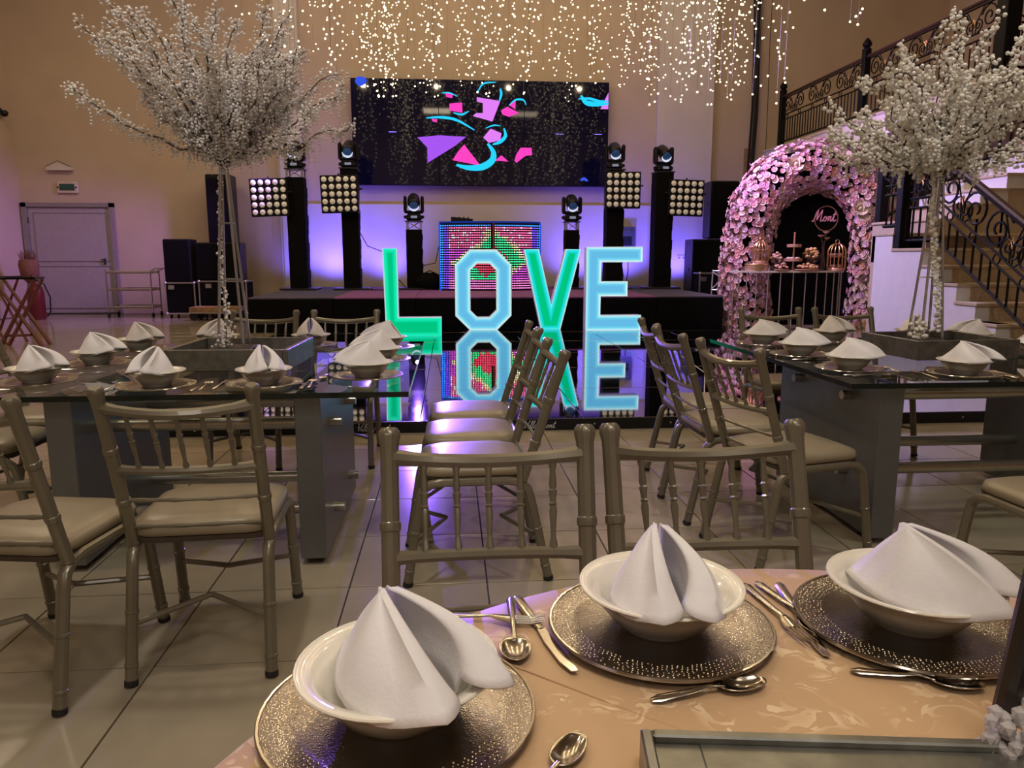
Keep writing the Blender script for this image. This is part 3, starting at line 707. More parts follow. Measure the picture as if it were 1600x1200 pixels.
# ---------------------------------------------------------------- speakers, cases, trolley at the wall
def speaker(loc, d, label, rz=0, group='black loudspeakers'):
    t = thing('loudspeaker', label, 'speaker', loc, rz, group)
    MB().box((0, 0, d[2] / 2), d, b=.02).build('cabinet', K['blackplastic'], t)
    MB().box((0, -d[1] / 2 - .008, d[2] / 2), (d[0] * .92, .02, d[2] * .94), b=.006).build('grille', K['black'], t)
    for s in (-1, 1): MB().box((s * (d[0] / 2 + .006), 0, d[2] * .6), (.012, .10, .06), b=.003).build('side_handle', K['dark'], t)
    return t
def case(loc, d, label, rz=0):
    t = thing('road_case', label, 'road case', loc, rz, 'road cases with metal edges')
    zc = .10
    MB().box((0, 0, zc + d[2] / 2), d, b=.006).build('case_body', K['black'], t, smooth=0)
    x, y, z = d[0] / 2, d[1] / 2, d[2]
    for a, b in (((-x, -y, zc), (x, -y, zc)), ((-x, -y, zc + z), (x, -y, zc + z)), ((-x, y, zc + z), (x, y, zc + z)), ((-x, -y, zc), (-x, -y, zc + z)), ((x, -y, zc), (x, -y, zc + z)), ((-x, -y, zc + z), (-x, y, zc + z)), ((x, -y, zc + z), (x, y, zc + z)), ((x, -y, zc), (x, y, zc)), ((-x, -y, zc), (-x, y, zc))):
        c = (Vector(a) + Vector(b)) / 2; dd = Vector(b) - Vector(a)
        MB().box(c, (max(abs(dd.x), .03), max(abs(dd.y), .03), max(abs(dd.z), .03)), b=.004).build('edge_profile', K['alu'], t, smooth=0)
    for a in ((-x, -y, zc + z), (x, -y, zc + z), (-x, -y, zc), (x, -y, zc)): MB().ico(a, .035, 1).build('ball_corner', K['alu'], t)
    MB().box((-x * .6, -y - .008, zc + z * .86), (.12, .016, .09), b=.004).build('latch', K['alu'], t)
    for sx_ in (-1, 1):
        for sy_ in (-1, 1):
            cs = MB().cyl((sx_ * x * .8, sy_ * y * .75, .045), .045, .03, 12, 'X').build('caster', K['rubber'], t)
    return t
case((-5.57, 16.5, 0), (.58, .55, .63), 'black road case with metal edges nearest the serving trolley')
case((-4.71, 16.5, 0), (.95, .55, .66), 'wide black road case with metal edges nearest the stage')
speaker((-5.60, 16.5, .745), (.54, .48, .88), 'black loudspeaker standing on the case nearest the serving trolley')
speaker((-5.03, 16.55, .775), (.44, .48, .78), 'black loudspeaker standing in the middle of the case stack')
speaker((-4.56, 16.55, .775), (.44, .48, .78), 'black loudspeaker on the cases, nearest the stage corner')
speaker((-4.92, 17.3, .0), (.52, .5, 3.0), 'tall black column loudspeaker behind the stacked cases')
speaker((5.95, 16.6, 1.66), (.62, .5, 1.22), 'tall black loudspeaker behind the flower arch')
speaker((5.68, 16.55, .0), (.86, .6, 1.64), 'wide black bass speaker behind the flower arch')
case((5.38, 15.7, 0), (.40, .4, .82), 'narrow black case with metal edge at the stage end')
t = thing('wooden_dolly', 'low flat wooden dolly with metal edge in front of the cases', 'dolly', (-4.72, 15.8, 0))
MB().box((0, 0, .22), (.95, .5, .10), b=.006).build('deck', K['wood'], t); MB().box((0, -.255, .16), (.97, .02, .03)).build('edge_profile', K['alu'], t)
for s in (-1, 1):
    for q in (-1, 1): MB().cyl((s * .4, q * .2, .085), .085, .05, 14, 'Y').build('wheel', K['rubber'], t)
t = thing('serving_trolley', 'three shelf metal serving trolley beside the grey door', 'trolley', (-6.72, 16.8, 0))
for z in (.20, .57, .93):
    MB().box((0, 0, z), (.92, .5, .025), b=.008).build('shelf', K['steel'], t)
    MB().tube([(-.46, -.25, z + .03), (.46, -.25, z + .03), (.46, .25, z + .03), (-.46, .25, z + .03)], .010, 6, closed=True).build('shelf_rim', K['steel'], t)
for sx_ in (-1, 1):
    for sy_ in (-1, 1):
        MB().tube([(sx_ * .45, sy_ * .24, .10), (sx_ * .45, sy_ * .24, .99)], .016, 8).build('leg', K['steel'], t)
        MB().cyl((sx_ * .45, sy_ * .24, .05), .05, .03, 14, 'X').build('wheel', K['rubber'], t)
MB().tube([(.45, -.24, .95), (.54, -.24, 1.02), (.66, -.24, 1.02), (.66, .24, 1.02), (.54, .24, 1.02), (.45, .24, .95)], .014, 8).build('push_handle', K['steel'], t)
def tray_stand(loc, rz, label):
    t = thing('tray_stand', label, 'tray stand', loc, rz, 'folding tray stands')
    K['standwood'] = K.get('standwood') or mat('reddish_wood', (.16, .045, .04), .4, var=.25, vscale=20)
    for y in (-.19, .19):
        for s in (-1, 1): MB().tube([(s * .27, y, 0), (-s * .25, y + s * .02, .95)], [.028, .022], 4).build('leg', K['standwood'], t)
    for s in (-1, 1): MB().tube([(s * .25, -.22, .97), (s * .25, .22, .97)], .02, 6).build('top_bar', K['blackplastic'], t)
    MB().tube([(-.17, -.19, .18), (.17, -.19, .18)], .018, 4).build('cross_bar', K['standwood'], t)
    for y in (-.19, .19): MB().tube([(-.25, y, .97), (.25, y, .97)], .012, 4).build('strap', K['black'], t)
    return t
tray_stand((-6.08, 11.3, 0), R(12), 'reddish folding tray stand by the side wall, with a black top strap')
tray_stand((-6.75, 11.9, 0), R(-15), 'reddish folding tray stand partly cut by the picture edge')
t = thing('broom', 'upturned broom with brown bristles leaning by the side wall', 'broom', (-8.62, 16.4, 0))
MB().tube([(0, 0, 0), (-.03, .1, .75)], .016, 8).build('handle', K['wood'], t)
m = MB(); rr = random.Random(3); m.lathe([(.05, .72), (.16, .85), (.19, 1.1), (.17, 1.2), (0, 1.22)], 12, (-.04, .12, 0)); m.build('brush_head', mat('broom_brown', (.20, .09, .05), .9, var=.4, vscale=60), t)
m = MB()
for i in range(60):
    a = rr.uniform(0, 6.28); q = rr.uniform(0, .15); m.tube([(-.04 + q * math.cos(a), .12 + q * math.sin(a), 1.15), (-.04 + 1.3 * q * math.cos(a), .12 + 1.3 * q * math.sin(a), 1.25 + rr.uniform(0, .16))], .005, 3)
o = m.build('bristles', bpy.data.materials['broom_brown'], t); o['kind'] = 'stuff'
t = thing('fire_extinguisher', 'dark red fire extinguisher with black hose by the side wall', 'fire extinguisher', (-8.42, 16.2, 0))
MB().lathe([(.0, 0), (.15, 0), (.16, .02), (.16, .55), (.13, .66), (.05, .72), (.04, .78), (0, .78)], 20).build('cylinder_body', K['red'], t)
MB().box((0, 0, .81), (.06, .16, .07), b=.01).build('valve', K['dark'], t); MB().tube([(0, -.06, .84), (.02, -.14, .9)], .012, 6).build('lever', K['blackplastic'], t)
MB().tube([(.04, 0, .80), (.18, 0, .72), (.28, 0, .45), (.26, 0, .15), (.19, 0, .06)], .015, 6).build('hose', K['rubber'], t)

# ---------------------------------------------------------------- flower arch and dessert table
arch = thing('flower_arch', 'round topped arch covered in pink and cream roses by the stairs', 'flower arch', (6.52, 13.35, 0))
AW, AH = 1.14, 1.85                                  # centre line: half width, height where the curve starts
def arch_c(t):                                       # t 0..1 along the horseshoe
    Ls = AH; La = PI * AW; T = t * (2 * Ls + La)
    if T < Ls: return Vector((-AW - .10 * math.sin(PI * T / Ls * .9), 0, T)), Vector((-1, 0, 0))
    if T < Ls + La:
        a = PI - (T - Ls) / AW
        return Vector((AW * math.cos(a), 0, AH + AW * .88 * math.sin(a))), Vector((math.cos(a), 0, math.sin(a)))
    z = AH - (T - Ls - La)
    return Vector((AW + .10 * math.sin(PI * z / Ls * .9), 0, z)), Vector((1, 0, 0))
MB().tube([arch_c(i / 40)[0] for i in range(41)], .10, 8).build('arch_frame', K['black'], arch)
MB().bx(-1.0, 1.0, .18, .22, .02, 2.6, .004).build('backdrop_panel', K['black'], arch, smooth=0)
m = MB(); m.prism([(1.0 * math.cos(PI * i / 16), 2.6 + .55 * math.sin(PI * i / 16)) for i in range(17)], .18, .22); m.build('backdrop_top', K['black'], arch, smooth=0, fix=True)
def rose(seed, open_=1.0):
    rr = random.Random(seed); m = MB()
    m.ico((0, 0, .10), .38, 0, (1, 1, 1.0))
    for ring, (n_, rad, tilt, ln) in enumerate(((3, .20, .25, .62), (5, .42, .75, .80))):
        for k in range(n_):
            a = 2 * PI * (k + .5 * ring) / n_ + rr.uniform(-.2, .2); ca, sa = math.cos(a), math.sin(a); wd = .40 + .12 * ring
            def q(r_, s_, z_): return (r_ * ca - s_ * sa, r_ * sa + s_ * ca, z_)
            r1_ = rad + ln * math.sin(tilt) * open_
            zt = ln * math.cos(tilt)
            m.add([q(rad * .5, -wd * .5, -.1), q(rad * .5, wd * .5, -.1), q(r1_ * .85, wd, zt * .55), q(r1_, 0, zt * .8), q(r1_ * .85, -wd, zt * .55)], [(0, 1, 2, 3, 4)])
    return m
COLS = [('rose_pink', (.84, .50, .52)), ('rose_lilac', (.78, .60, .70)), ('rose_blush', (.88, .68, .60)), ('rose_cream', (.86, .76, .58)), ('rose_peach', (.84, .50, .36)), ('rose_mauve', (.68, .38, .50))]
RM = []
for k, (nm, c) in enumerate(COLS):
    mm = mat(nm, c, .7, var=.18, vscale=3, sheen=.2); me = rose(k).mesh('rose', 60); me.materials.append(mm); RM.append((me, mm))
rr = random.Random(11)
def rose_spot():
    t = rr.random(); c, nrm = arch_c(t)
    wd = .45 if c.x > .3 else .43
    a = rr.uniform(0, 2 * PI); rad = wd * (0.75 + .35 * rr.random())
    off = nrm * (math.cos(a) * rad) + Vector((0, 1, 0)) * (math.sin(a) * rad * .75)
    p = c + off; p.z = max(.06, p.z)
    d_ = off.normalized()
    k = rr.choice((0, 0, 1, 1, 5, 2)) if c.x < .15 else rr.choice((0, 1, 2, 2, 3, 4, 1, 3))
    return p, d_, k
spots = [rose_spot() for _ in range(3800)]
spots.sort(key=lambda s: s[0].y)
nm_ = {k: MB() for k in range(6)}
for i, (p, d_, k) in enumerate(spots):
    sc = rr.uniform(.042, .066); q_ = d_.to_track_quat('Z', 'Y')
    if i < 290:
        o = put('rose', RM[k][0], None, arch, p); o.rotation_euler = q_.to_euler(); o.scale = (sc, sc, sc)
    else:
        M4 = Matrix.Translation(p) @ q_.to_matrix().to_4x4() @ Matrix.Scale(sc, 4)
        me = RM[k][0]; nm_[k].add([M4 @ v.co for v in me.vertices], [tuple(pl.vertices) for pl in me.polygons])
for k in range(6):
    o = nm_[k].build('small_roses', RM[k][1], arch, smooth=60); o['kind'] = 'stuff'
m = MB(); LFM = mat('loose_petal', (.70, .45, .60), .7, var=.2)
for i in range(420):
    t = rr.random(); c, nrm = arch_c(t); a = rr.uniform(0, 6.28); rad = rr.uniform(.36, .50)
    p = c + nrm * (math.cos(a) * rad) + Vector((0, math.sin(a) * rad * .7, rr.uniform(-.05, .05))); p.z = max(.05, p.z)
    d_ = Vector((rr.uniform(-1, 1), rr.uniform(-1, 1), rr.uniform(-1, 1))).normalized(); e_ = d_.orthogonal().normalized() * .03
    m.add([p, p + d_ * .03 + e_, p + d_ * .07, p + d_ * .03 - e_], [(0, 1, 2, 3)])
o = m.build('petals', LFM, arch, smooth=0); o['kind'] = 'stuff'
for p in ((-.55, -.30, 2.85), (.62, -.38, 2.1), (.70, -.35, 2.0), (.3, -.32, 2.95)):
    o = put('large_rose', rose(9).mesh('large_rose', 60), RM[3][1], arch, p); o.scale = (.14, .14, .14); o.rotation_euler = (R(80), 0, 0)
sg = thing('neon_sign', 'ring shaped sign with pink script hanging on the black backdrop', 'sign', (6.82, 13.515, 1.95))
MB().tube([(.22 * math.cos(2 * PI * i / 28), 0, .22 * math.sin(2 * PI * i / 28)) for i in range(28)], .010, 6, closed=True).build('ring', K['pinkpaint'], sg)
script('letter', 'Mont', .20, -.26, -.012, -.05, .010, mat('pink_neon', (.9, .35, .6), .4, emit=(1, .35, .65), es=.18), sg, .2)

dt = thing('dessert_table', 'white topped dessert table on thin upright metal rods under the arch', 'table', (5.80, 12.78, 0))
TW_ = 1.02
m = MB(); half = [(TW_ * math.cos(a), -.30 * math.sin(a)) for a in [PI * i / 20 for i in range(21)]]
n = 21; ptop = [(x, y, 1.03) for x, y in half]; pbot = [(x, y, 1.0) for x, y in half]
m.add(ptop + pbot, [tuple(range(n - 1, -1, -1)), tuple(range(n, 2 * n))] + [(i, i + n, (i + 1) % n + n, (i + 1) % n) for i in range(n)])
m.build('table_top', K['white'], dt, smooth=0, fix=True)
K['rod'] = mat('pale_rod', (.55, .52, .55), .3, .6)
for i in range(15):
    a = PI * i / 14; x, y = .985 * math.cos(a), -.28 * math.sin(a)
    MB().tube([(x, y, .0), (x, y, 1.0)], .010, 6).build('rod', K['rod'], dt)
MB().tube([(.985 * math.cos(PI * i / 24), -.28 * math.sin(PI * i / 24), .012) for i in range(25)], .012, 6).build('foot_ring', K['rod'], dt)
TZ = 1.03
def cage(loc, r, h, label):
    t = thing('bird_cage_stand', label, 'cake stand', loc, 0, 'gold bird cage stands')
    MB().lathe([(0, 0), (r, 0), (r, .04), (r * .96, .05), (0, .05)], 20).build('base_plate', K['pinkpaint'], t)
    MB().lathe([(0, 0), (r, 0), (r, .012), (0, .012)], 20, (0, 0, h * .5)).build('shelf', K['gold'], t)
    for i in range(14):
        a = 2 * PI * i / 14; pts = [(r * math.cos(a), r * math.sin(a), .05), (r * math.cos(a), r * math.sin(a), h * .68)]
        for q in range(1, 7): pts.append((r * math.cos(a) * math.cos(q * PI / 12), r * math.sin(a) * math.cos(q * PI / 12), h * .68 + r * math.sin(q * PI / 12)))
        MB().tube(pts, .006, 4).build('wire', K['gold'], t)
    MB().tube([(.035 * math.cos(2 * PI * i / 10), 0, h * .68 + r + .03 + .035 * math.sin(2 * PI * i / 10)) for i in range(10)], .006, 4, closed=True).build('ring', K['gold'], t)
    rr = random.Random(label)
    for z in (.055, h * .5 + .015):
        for i in range(5):
            a = 2 * PI * i / 5; MB().box((r * .55 * math.cos(a), r * .55 * math.sin(a), z + .025), (.06, .06, .05), rr.uniform(0, 1), b=.01).build('sweet', mat('sweet_brown', (.42, .22, .14), .6, var=.3) if 'sweet_brown' not in bpy.data.materials else bpy.data.materials['sweet_brown'], t)
    return t
cage((5.30, 12.72, TZ + .12), .13, .36, 'rose gold bird cage stand on a sequined box, nearest the speakers')
e = thing('cake_drum', 'low round sequined gold box under the bird cage', 'box', (5.24, 12.72, TZ))
MB().lathe([(0, 0), (.19, 0), (.195, .02), (.195, .10), (.18, .12), (0, .12)], 24).build('drum', mat('sequin_gold', (.72, .48, .36), .3, .8, bump=.8, bscale=90), e)
MB().tube([(.198 * math.cos(2 * PI * i / 24), .198 * math.sin(2 * PI * i / 24), .112) for i in range(24)], .008, 5, closed=True).build('bead_trim', K['gold'], e)
def heap(name, label, loc, r, h, col, n, bowl=True, cat='bowl'):
    t = thing(name, label, cat, loc); rr = random.Random(label)
    if bowl: MB().lathe([(0, 0), (r * .5, 0), (r * .45, .02), (r * .9, h * .35), (r, h * .6), (r * .97, h * .6), (r * .85, h * .36), (0, .04)], 20).build('bowl_body', glassmat('bowl_glass_' + name, (.9, .85, .85), .02, 1.5), t)
    else: MB().lathe([(0, 0), (r * .6, 0), (r, .02), (r, .03), (0, .03)], 20).build('tray_body', K['pinkpaint'], t)
    mm = mat('treat_' + name, col, .55, var=.35, vscale=20)
    for i in range(n):
        a = rr.uniform(0, 6.28); q = r * .85 * math.sqrt(rr.random()); z = (.04 if not bowl else h * .3) + (h * .7) * (1 - (q / r) ** 2) * rr.uniform(.45, 1)
        MB().ico((q * math.cos(a), q * math.sin(a), z), rr.uniform(.022, .036), 1, (1, 1, .7)).build('treat', mm, t)
    return t
heap('candy_bowl', 'glass bowl heaped with pale wrapped sweets beside the bird cage', (5.58, 12.74, TZ), .13, .34, (.78, .50, .42), 34)
heap('popcorn_bowl', 'large glass bowl heaped with golden popcorn on the dessert table', (6.20, 12.72, TZ + .10), .17, .32, (.78, .48, .22), 34)
e = thing('gold_pedestal', 'short gold pedestal holding the popcorn bowl', 'pedestal', (6.20, 12.72, TZ)); MB().lathe([(0, 0), (.11, 0), (.12, .02), (.09, .05), (.12, .085), (.12, .10), (0, .10)], 20).build('pedestal_body', K['gold'], e)
heap('cookie_tray', 'flat tray piled with golden cookies at the table front', (6.05, 12.56, TZ), .20, .12, (.66, .42, .22), 26, False, 'tray')
heap('sequin_tin', 'small gold tin topped with sweets at the table front', (5.60, 12.54, TZ), .12, .14, (.70, .42, .34), 14, False, 'tin')
t = thing('tiered_stand', 'two tier rose gold cake stand with a tall central rod', 'cake stand', (5.90, 12.76, TZ))
MB().tube([(0, 0, 0), (0, 0, .62)], .014, 8).build('rod', K['pinkpaint'], t); MB().ico((0, 0, .635), .022, 1).build('knob', K['gold'], t)
for z, r_ in ((.16, .15), (.40, .12)): MB().lathe([(0, 0), (r_, 0), (r_, .05), (r_ * .97, .05), (r_ * .96, .012), (0, .012)], 22, (0, 0, z)).build('tier_plate', K['pinkpaint'], t)
for i in range(6): MB().ico((.09 * math.cos(i), .09 * math.sin(i), .20), .035, 1).build('cupcake', RM[2][1], t)
MB().lathe([(.08, 0), (.02, .03), (.02, .05)], 14).build('foot', K['gold'], t)
t = thing('bud_vase', 'slim vase with three pink roses behind the popcorn', 'vase', (6.41, 12.75, TZ))
MB().lathe([(0, 0), (.05, 0), (.055, .1), (.03, .3), (.025, .48), (.03, .50), (.022, .50), (.02, .3), (0, .02)], 14).build('vase_body', glassmat('vase_glass', (.9, .8, .85), .02, 2), t)
for i, (dx, dz) in enumerate(((-.05, .58), (.04, .64), (.06, .54))):
    s_ = MB().tube([(0, 0, .4), (dx, 0, dz)], .005, 4).build('stem', K['twig'], t); o = put('flower_head', RM[i * 2][0], None, s_, (dx, 0, dz)); o.scale = (.06, .06, .06)
cage((6.64, 12.70, TZ), .15, .46, 'tall rose gold bird cage stand at the stair end of the table')
# light cross back chair at the end of the stage
t = thing('cross_back_chair', 'pale cross back chair beside the narrow case', 'chair', (5.08, 14.0, 0), R(90 + 60))
for s in (-1, 1):
    MB().tube([(s * .2, -.2, 0), (s * .2, -.19, .45), (s * .2, -.27, 1.02)], .014, 6).build('leg', K['rod'], t); MB().tube([(s * .2, .2, 0), (s * .19, .18, .45)], .014, 6).build('leg', K['rod'], t)
    MB().tube([(-s * .2, -.25, .98), (0, -.235, .84), (s * .2, -.215, .66)], .009, 6).build('cross_slat', K['rod'], t)
for z, y in ((1.0, -.268), (.64, -.215)): MB().tube([(-.2, y, z), (.2, y, z)], .012, 6).build('back_rail', K['rod'], t)
MB().box((0, 0, .455), (.42, .42, .035), b=.012).build('seat', K['rod'], t)

# ---------------------------------------------------------------- chairs
def rrect(w_, d_, r, z, n=4):
    out = []
    for cx, cy, a0 in ((w_ / 2 - r, d_ / 2 - r, 0), (-w_ / 2 + r, d_ / 2 - r, 90), (-w_ / 2 + r, -d_ / 2 + r, 180), (w_ / 2 - r, -d_ / 2 + r, 270)):
        for i in range(n + 1): a = R(a0 + 90 * i / n); out.append((cx + r * math.cos(a), cy + r * math.sin(a), z))
    return out
def loft(levels):
    m = MB(); n = len(levels[0]); vs = [p for l in levels for p in l]; fs = [tuple(range(n - 1, -1, -1))]
    for i in range(len(levels) - 1):
        for k in range(n): fs.append((i * n + k, i * n + (k + 1) % n, (i + 1) * n + (k + 1) % n, (i + 1) * n + k))
    fs.append(tuple((len(levels) - 1) * n + k for k in range(n))); return m.add(vs, fs)
def make_chair():
    t = thing('banquet_chair', 'x', 'chair')
    PB, PT = Vector((.2, -.18, .415)), Vector((.207, -.345, .925))
    ts = [0, .27, .275, .29, .305, .31, .60, .605, .62, .635, .64, .90, .93, .965, .985, 1.0]
    rs = [.0188, .0188, .0212, .022, .0212, .0188, .0188, .0212, .022, .0212, .0188, .0188, .0195, .0235, .0225, .016]
    for s in (-1, 1):
        mir = lambda p: Vector((p.x * s, p.y, p.z))
        MB().tube([mir(PB.lerp(PT, q)) for q in ts], rs, 10).build('back_post', K['chair'], t)
        def leg(pts, node):
            rad = []; pp = []
            for i, p in enumerate(pts):
                pp.append(p); rad.append(.0185)
                if i == 0:
                    a, b = Vector(pts[0]), Vector(pts[1])
                    for q, r_ in node: pp.append(a.lerp(b, q)); rad.append(r_)
            lg = MB().tube(pp, rad, 10).build('leg', K['chair'], t)
            a, b = Vector(pts[0]), Vector(pts[1])
            MB().tube([a - (b - a) * 0.0, a.lerp(b, .045)], .0205, 10).build('foot_cap', K['rubber'], lg)
        nd = [(.16, .0185), (.165, .0210), (.19, .0210), (.195, .0185), (.62, .0185), (.625, .0210), (.65, .0210), (.655, .0185)]
        leg([(s * .205, -.285, .004), (s * .2, -.212, .34), (s * .2, -.198, .385), (s * .2, -.165, .41), (s * .2, -.12, .418), (s * .2, .02, .418)], nd)
        leg([(s * .205, .275, .004), (s * .2, .222, .34), (s * .2, .210, .385), (s * .2, .178, .41), (s * .2, .13, .418), (s * .2, .02, .418)], nd)
    def row(q, bow, sag, r_, name, bead=False, k=9):
        a = PB.lerp(PT, q); pts = []; rad = []
        for i in range(k):
            u = -1 + 2 * i / (k - 1); pts.append((a.x * u, a.y - bow * (1 - u * u), a.z - sag * (1 - u * u))); rad.append(r_ * (1.35 if bead and i % 4 == 2 else 1) * (1.25 if abs(u) > .95 else 1))
        MB().tube(pts, rad, 8).build(name, K['chair'], t)
    row(.885, .028, .020, .0155, 'top_rail'); row(.50, .022, .004, .0135, 'lower_rail')
    row(.295, .014, .0, .0062, 'thin_rod', True, 17); row(.115, .008, .0, .0062, 'thin_rod', True, 17)
    for i in range(5):
        u = -1 + 2 * (i + 1) / 6
        a = PB.lerp(PT, .50); b = PB.lerp(PT, .885)
        p0 = Vector((a.x * u * .98, a.y - .022 * (1 - u * u), a.z)); p1 = Vector((b.x * u, b.y - .028 * (1 - u * u), b.z - .020 * (1 - u * u)))
        qs = [0, .08, .14, .2, .42, .48, .5, .52, .58, .64, .66, .7, .86, .93, 1]; rr_ = [.009, .009, .006, .0055, .0085, .0065, .0095, .0065, .0075, .0095, .0065, .0085, .006, .009, .009]
        MB().tube([p0.lerp(p1, q) for q in qs], rr_, 7).build('spindle', K['chair'], t)
    lv = [rrect(.37, .37, .06, .432), rrect(.415, .415, .07, .440), rrect(.425, .425, .08, .455), rrect(.415, .415, .08, .472), rrect(.36, .36, .09, .484), rrect(.22, .22, .08, .490)]
    loft(lv).build('seat_cushion', K['cushion'], t, smooth=60)
    loft([rrect(.40, .40, .05, .418), rrect(.41, .41, .05, .436)]).build('seat_board', K['cushion_side'], t)
    for sgn in (-1, 1):
        y0 = -.246 if sgn < 0 else .246
        MB().tube([(-.203, y0, .18), (0, y0 - sgn * .13, .205), (.203, y0, .18)], .0095, 7).build('stretcher', K['chair'], t)
    return t
CH = Repeat(make_chair())
LT, RT = 'left glass table', 'right glass table'
CHAIRS = [
 (-.785, 2.475, 3, 'taupe banquet chair with its back to us at the left glass table, nearer the aisle', 'a'),
 (-1.275, 2.36, -9, 'taupe banquet chair with its back to us, cut by the left picture edge', 'a'),
 (.085, 3.03, 92, 'aisle chair facing the left glass table, nearest to us in its row', 'b'),
 (.085, 3.50, 90, 'aisle chair facing the left glass table, middle of its row of three', 'b'),
 (.10, 3.98, 91, 'aisle chair facing the left glass table, nearest the dance floor', 'b'),
 (-.70, 4.79, 180, 'chair behind the left glass table, nearer the green letter L', 'c'),
 (-1.24, 4.79, 178, 'chair behind the left glass table, behind the crystal tree stand', 'c'),
 (-2.12, 4.05, -90, 'chair on the wall side of the left glass table, farther from us', 'd'),
 (-2.10, 3.50, -88, 'chair on the wall side of the left glass table, nearer to us', 'd'),
 (1.47, 3.10, -76, 'chair facing the right glass table, nearest to us in its row', 'e'),
 (1.40, 3.62, -88, 'chair facing the right glass table, middle of its row of three', 'e'),
 (1.44, 4.12, -93, 'chair facing the right glass table, nearest the dance floor', 'e'),
 (2.22, 4.78, 180, 'chair behind the right glass table, in front of the dessert table rods', 'f'),
 (2.76, 4.78, 182, 'chair behind the right glass table, in front of the arch roses', 'f'),
 (2.13, 2.34, 4, 'chair at the right picture edge on the near side of the right glass table', 'g'),
 (.075, 1.215, 180, 'chair at the round table, behind the fork and knife between two plates', 'h'),
 (.55, 1.225, 181, 'chair at the round table, behind the middle bowl and napkin', 'h')]
GN = {'a': 'chairs on the near side of the left glass table', 'b': 'aisle chairs of the left glass table', 'c': 'chairs behind the left glass table', 'd': 'chairs on the wall side of the left glass table', 'e': 'aisle chairs of the right glass table', 'f': 'chairs behind the right glass table', 'g': 'chairs on the near side of the right glass table', 'h': 'chairs at the round table'}
for x, y, a, lab, g in CHAIRS: CH.at((x, y, 0), R(a), lab, group=GN[g])

# ---------------------------------------------------------------- glass tables
def glass_table(x0, x1, y0, y1, label, px, pd, zs_):
    oy = y0 + .09 + pd / 2 - (y0 + y1) / 2
    t = thing('glass_table', label, 'table', ((x0 + x1) / 2, (y0 + y1) / 2, 0), 0, 'square glass dining tables')
    w_, d_ = x1 - x0, y1 - y0
    m = MB(); vs = [(i * w_ / 2, j * d_ / 2, z) for z in (.728, .75) for i, j in ((-1, -1), (1, -1), (1, 1), (-1, 1))]
    m.add(vs, [(4, 5, 6, 7)]); m.mi = 2; m.add(vs, [(3, 2, 1, 0)]); m.mi = 1; m.add(vs, [(0, 1, 5, 4), (1, 2, 6, 5), (2, 3, 7, 6), (3, 0, 4, 7)])
    m.build('glass_top', [K['glass'], K['glassedge'], K['glassunder']], t, smooth=0)
    for s in (-1, 1):
        X = s * px
        p = MB().box((X, oy, .377), (.105, pd, .70), b=.003).build('pedestal', K['pedestal'], t, smooth=0)
        for yy in (oy - pd * .36, oy + pd * .36): MB().cyl((X, yy, .0135), .03, .026, 12).build('foot', K['dark'], p)
        for yy in (oy - pd * .25, oy + pd * .25):
            for z in zs_:
                MB().cyl((X + s * .075, yy, z), .022, .05, 14, 'X').build('end_cap', K['steel'], p)
        for yy in (oy - pd * .4, oy + pd * .4): MB().cyl((X, yy, .7272), .02, .0015, 12).build('glass_pad', K['rubber'], p)
    for yy in (oy - pd * .25, oy + pd * .25):
        for z in zs_: MB().tube([(-px + .05, yy, z), (px - .05, yy, z)], .028, 14).build('cross_tube', K['steel'], t)
    return t
glass_table(-1.97, -.17, 2.97, 4.77, 'square glass table on grey panel legs holding the thin branched crystal tree', .485, 1.0, (.56, .17))
glass_table(1.675, 3.40, 3.0, 4.76, 'square glass table on grey panel legs holding the pearl bead tree near the stairs', .62, 1.0, (.64, .28))

# ---------------------------------------------------------------- tableware
def hammered(name, col):
    m = mat(name, col, .13, 1.0, var=.05); nt = m.node_tree; N = nt.nodes; L = nt.links
    v = N.new('ShaderNodeTexVoronoi'); v.inputs['Scale'].default_value = 430; tc = N.new('ShaderNodeTexCoord'); L.new(tc.outputs['Object'], v.inputs['Vector'])
    b = N.new('ShaderNodeBump'); b.inputs['Strength'].default_value = .14; b.inputs['Distance'].default_value = .0022; L.new(v.outputs['Distance'], b.inputs['Height']); L.new(b.outputs['Normal'], N['Principled BSDF'].inputs['Normal']); return m
K['charger'] = mat('charger_silver', (.34, .30, .28), .10, 1.0, var=.04)
K['charger_rim'] = hammered('charger_hammered_rim', (.36, .33, .31))
K['embossed_glint'] = mat('embossed_glint_silver', (.82, .74, .56), .14, 1.0, var=.05)  # golden glints of the string bulbs put into the colour of the raised dots
def mk_charger():
    t = thing('charger_plate', 'x', 'plate')
    MB().lathe([(0, .003), (.098, .003), (.104, .0065), (.108, .009), (.108, .006), (.09, .0), (0, 0)], 48).build('well', K['charger'], t)
    MB().lathe([(.1075, .0088), (.113, .0105), (.135, .0125), (.152, .0135), (.152, .0105), (.130, .0085), (.1075, .0055)], 48).build('hammered_rim', K['charger_rim'], t)
    m = MB(); rq = random.Random(1)
    for ring in range(7):
        r_ = .1165 + .0052 * ring; n_ = int(r_ / .0042)
        n_ = int(2 * PI * r_ / .0062)
        for k in range(n_):
            if rq.random() < .18: continue
            a = 2 * PI * (k + .5 * (ring % 2)) / n_ + rq.uniform(-.006, .006); q = r_ + rq.uniform(-.0012, .0012)
            m.ico((q * math.cos(a), q * math.sin(a), .0108 + .0024 * (q - .1165) / .031), rq.uniform(.0011, .0017), 0, (1, 1, .7))
    o = m.build('embossed_glint_dots', K['embossed_glint'], t, smooth=80); o['kind'] = 'stuff'
    MB().tube([(.154 * math.cos(2 * PI * i / 48), .154 * math.sin(2 * PI * i / 48), .0125) for i in range(48)], .0028, 6, closed=True).build('edge_bead', K['cutlery'], t)
    return t
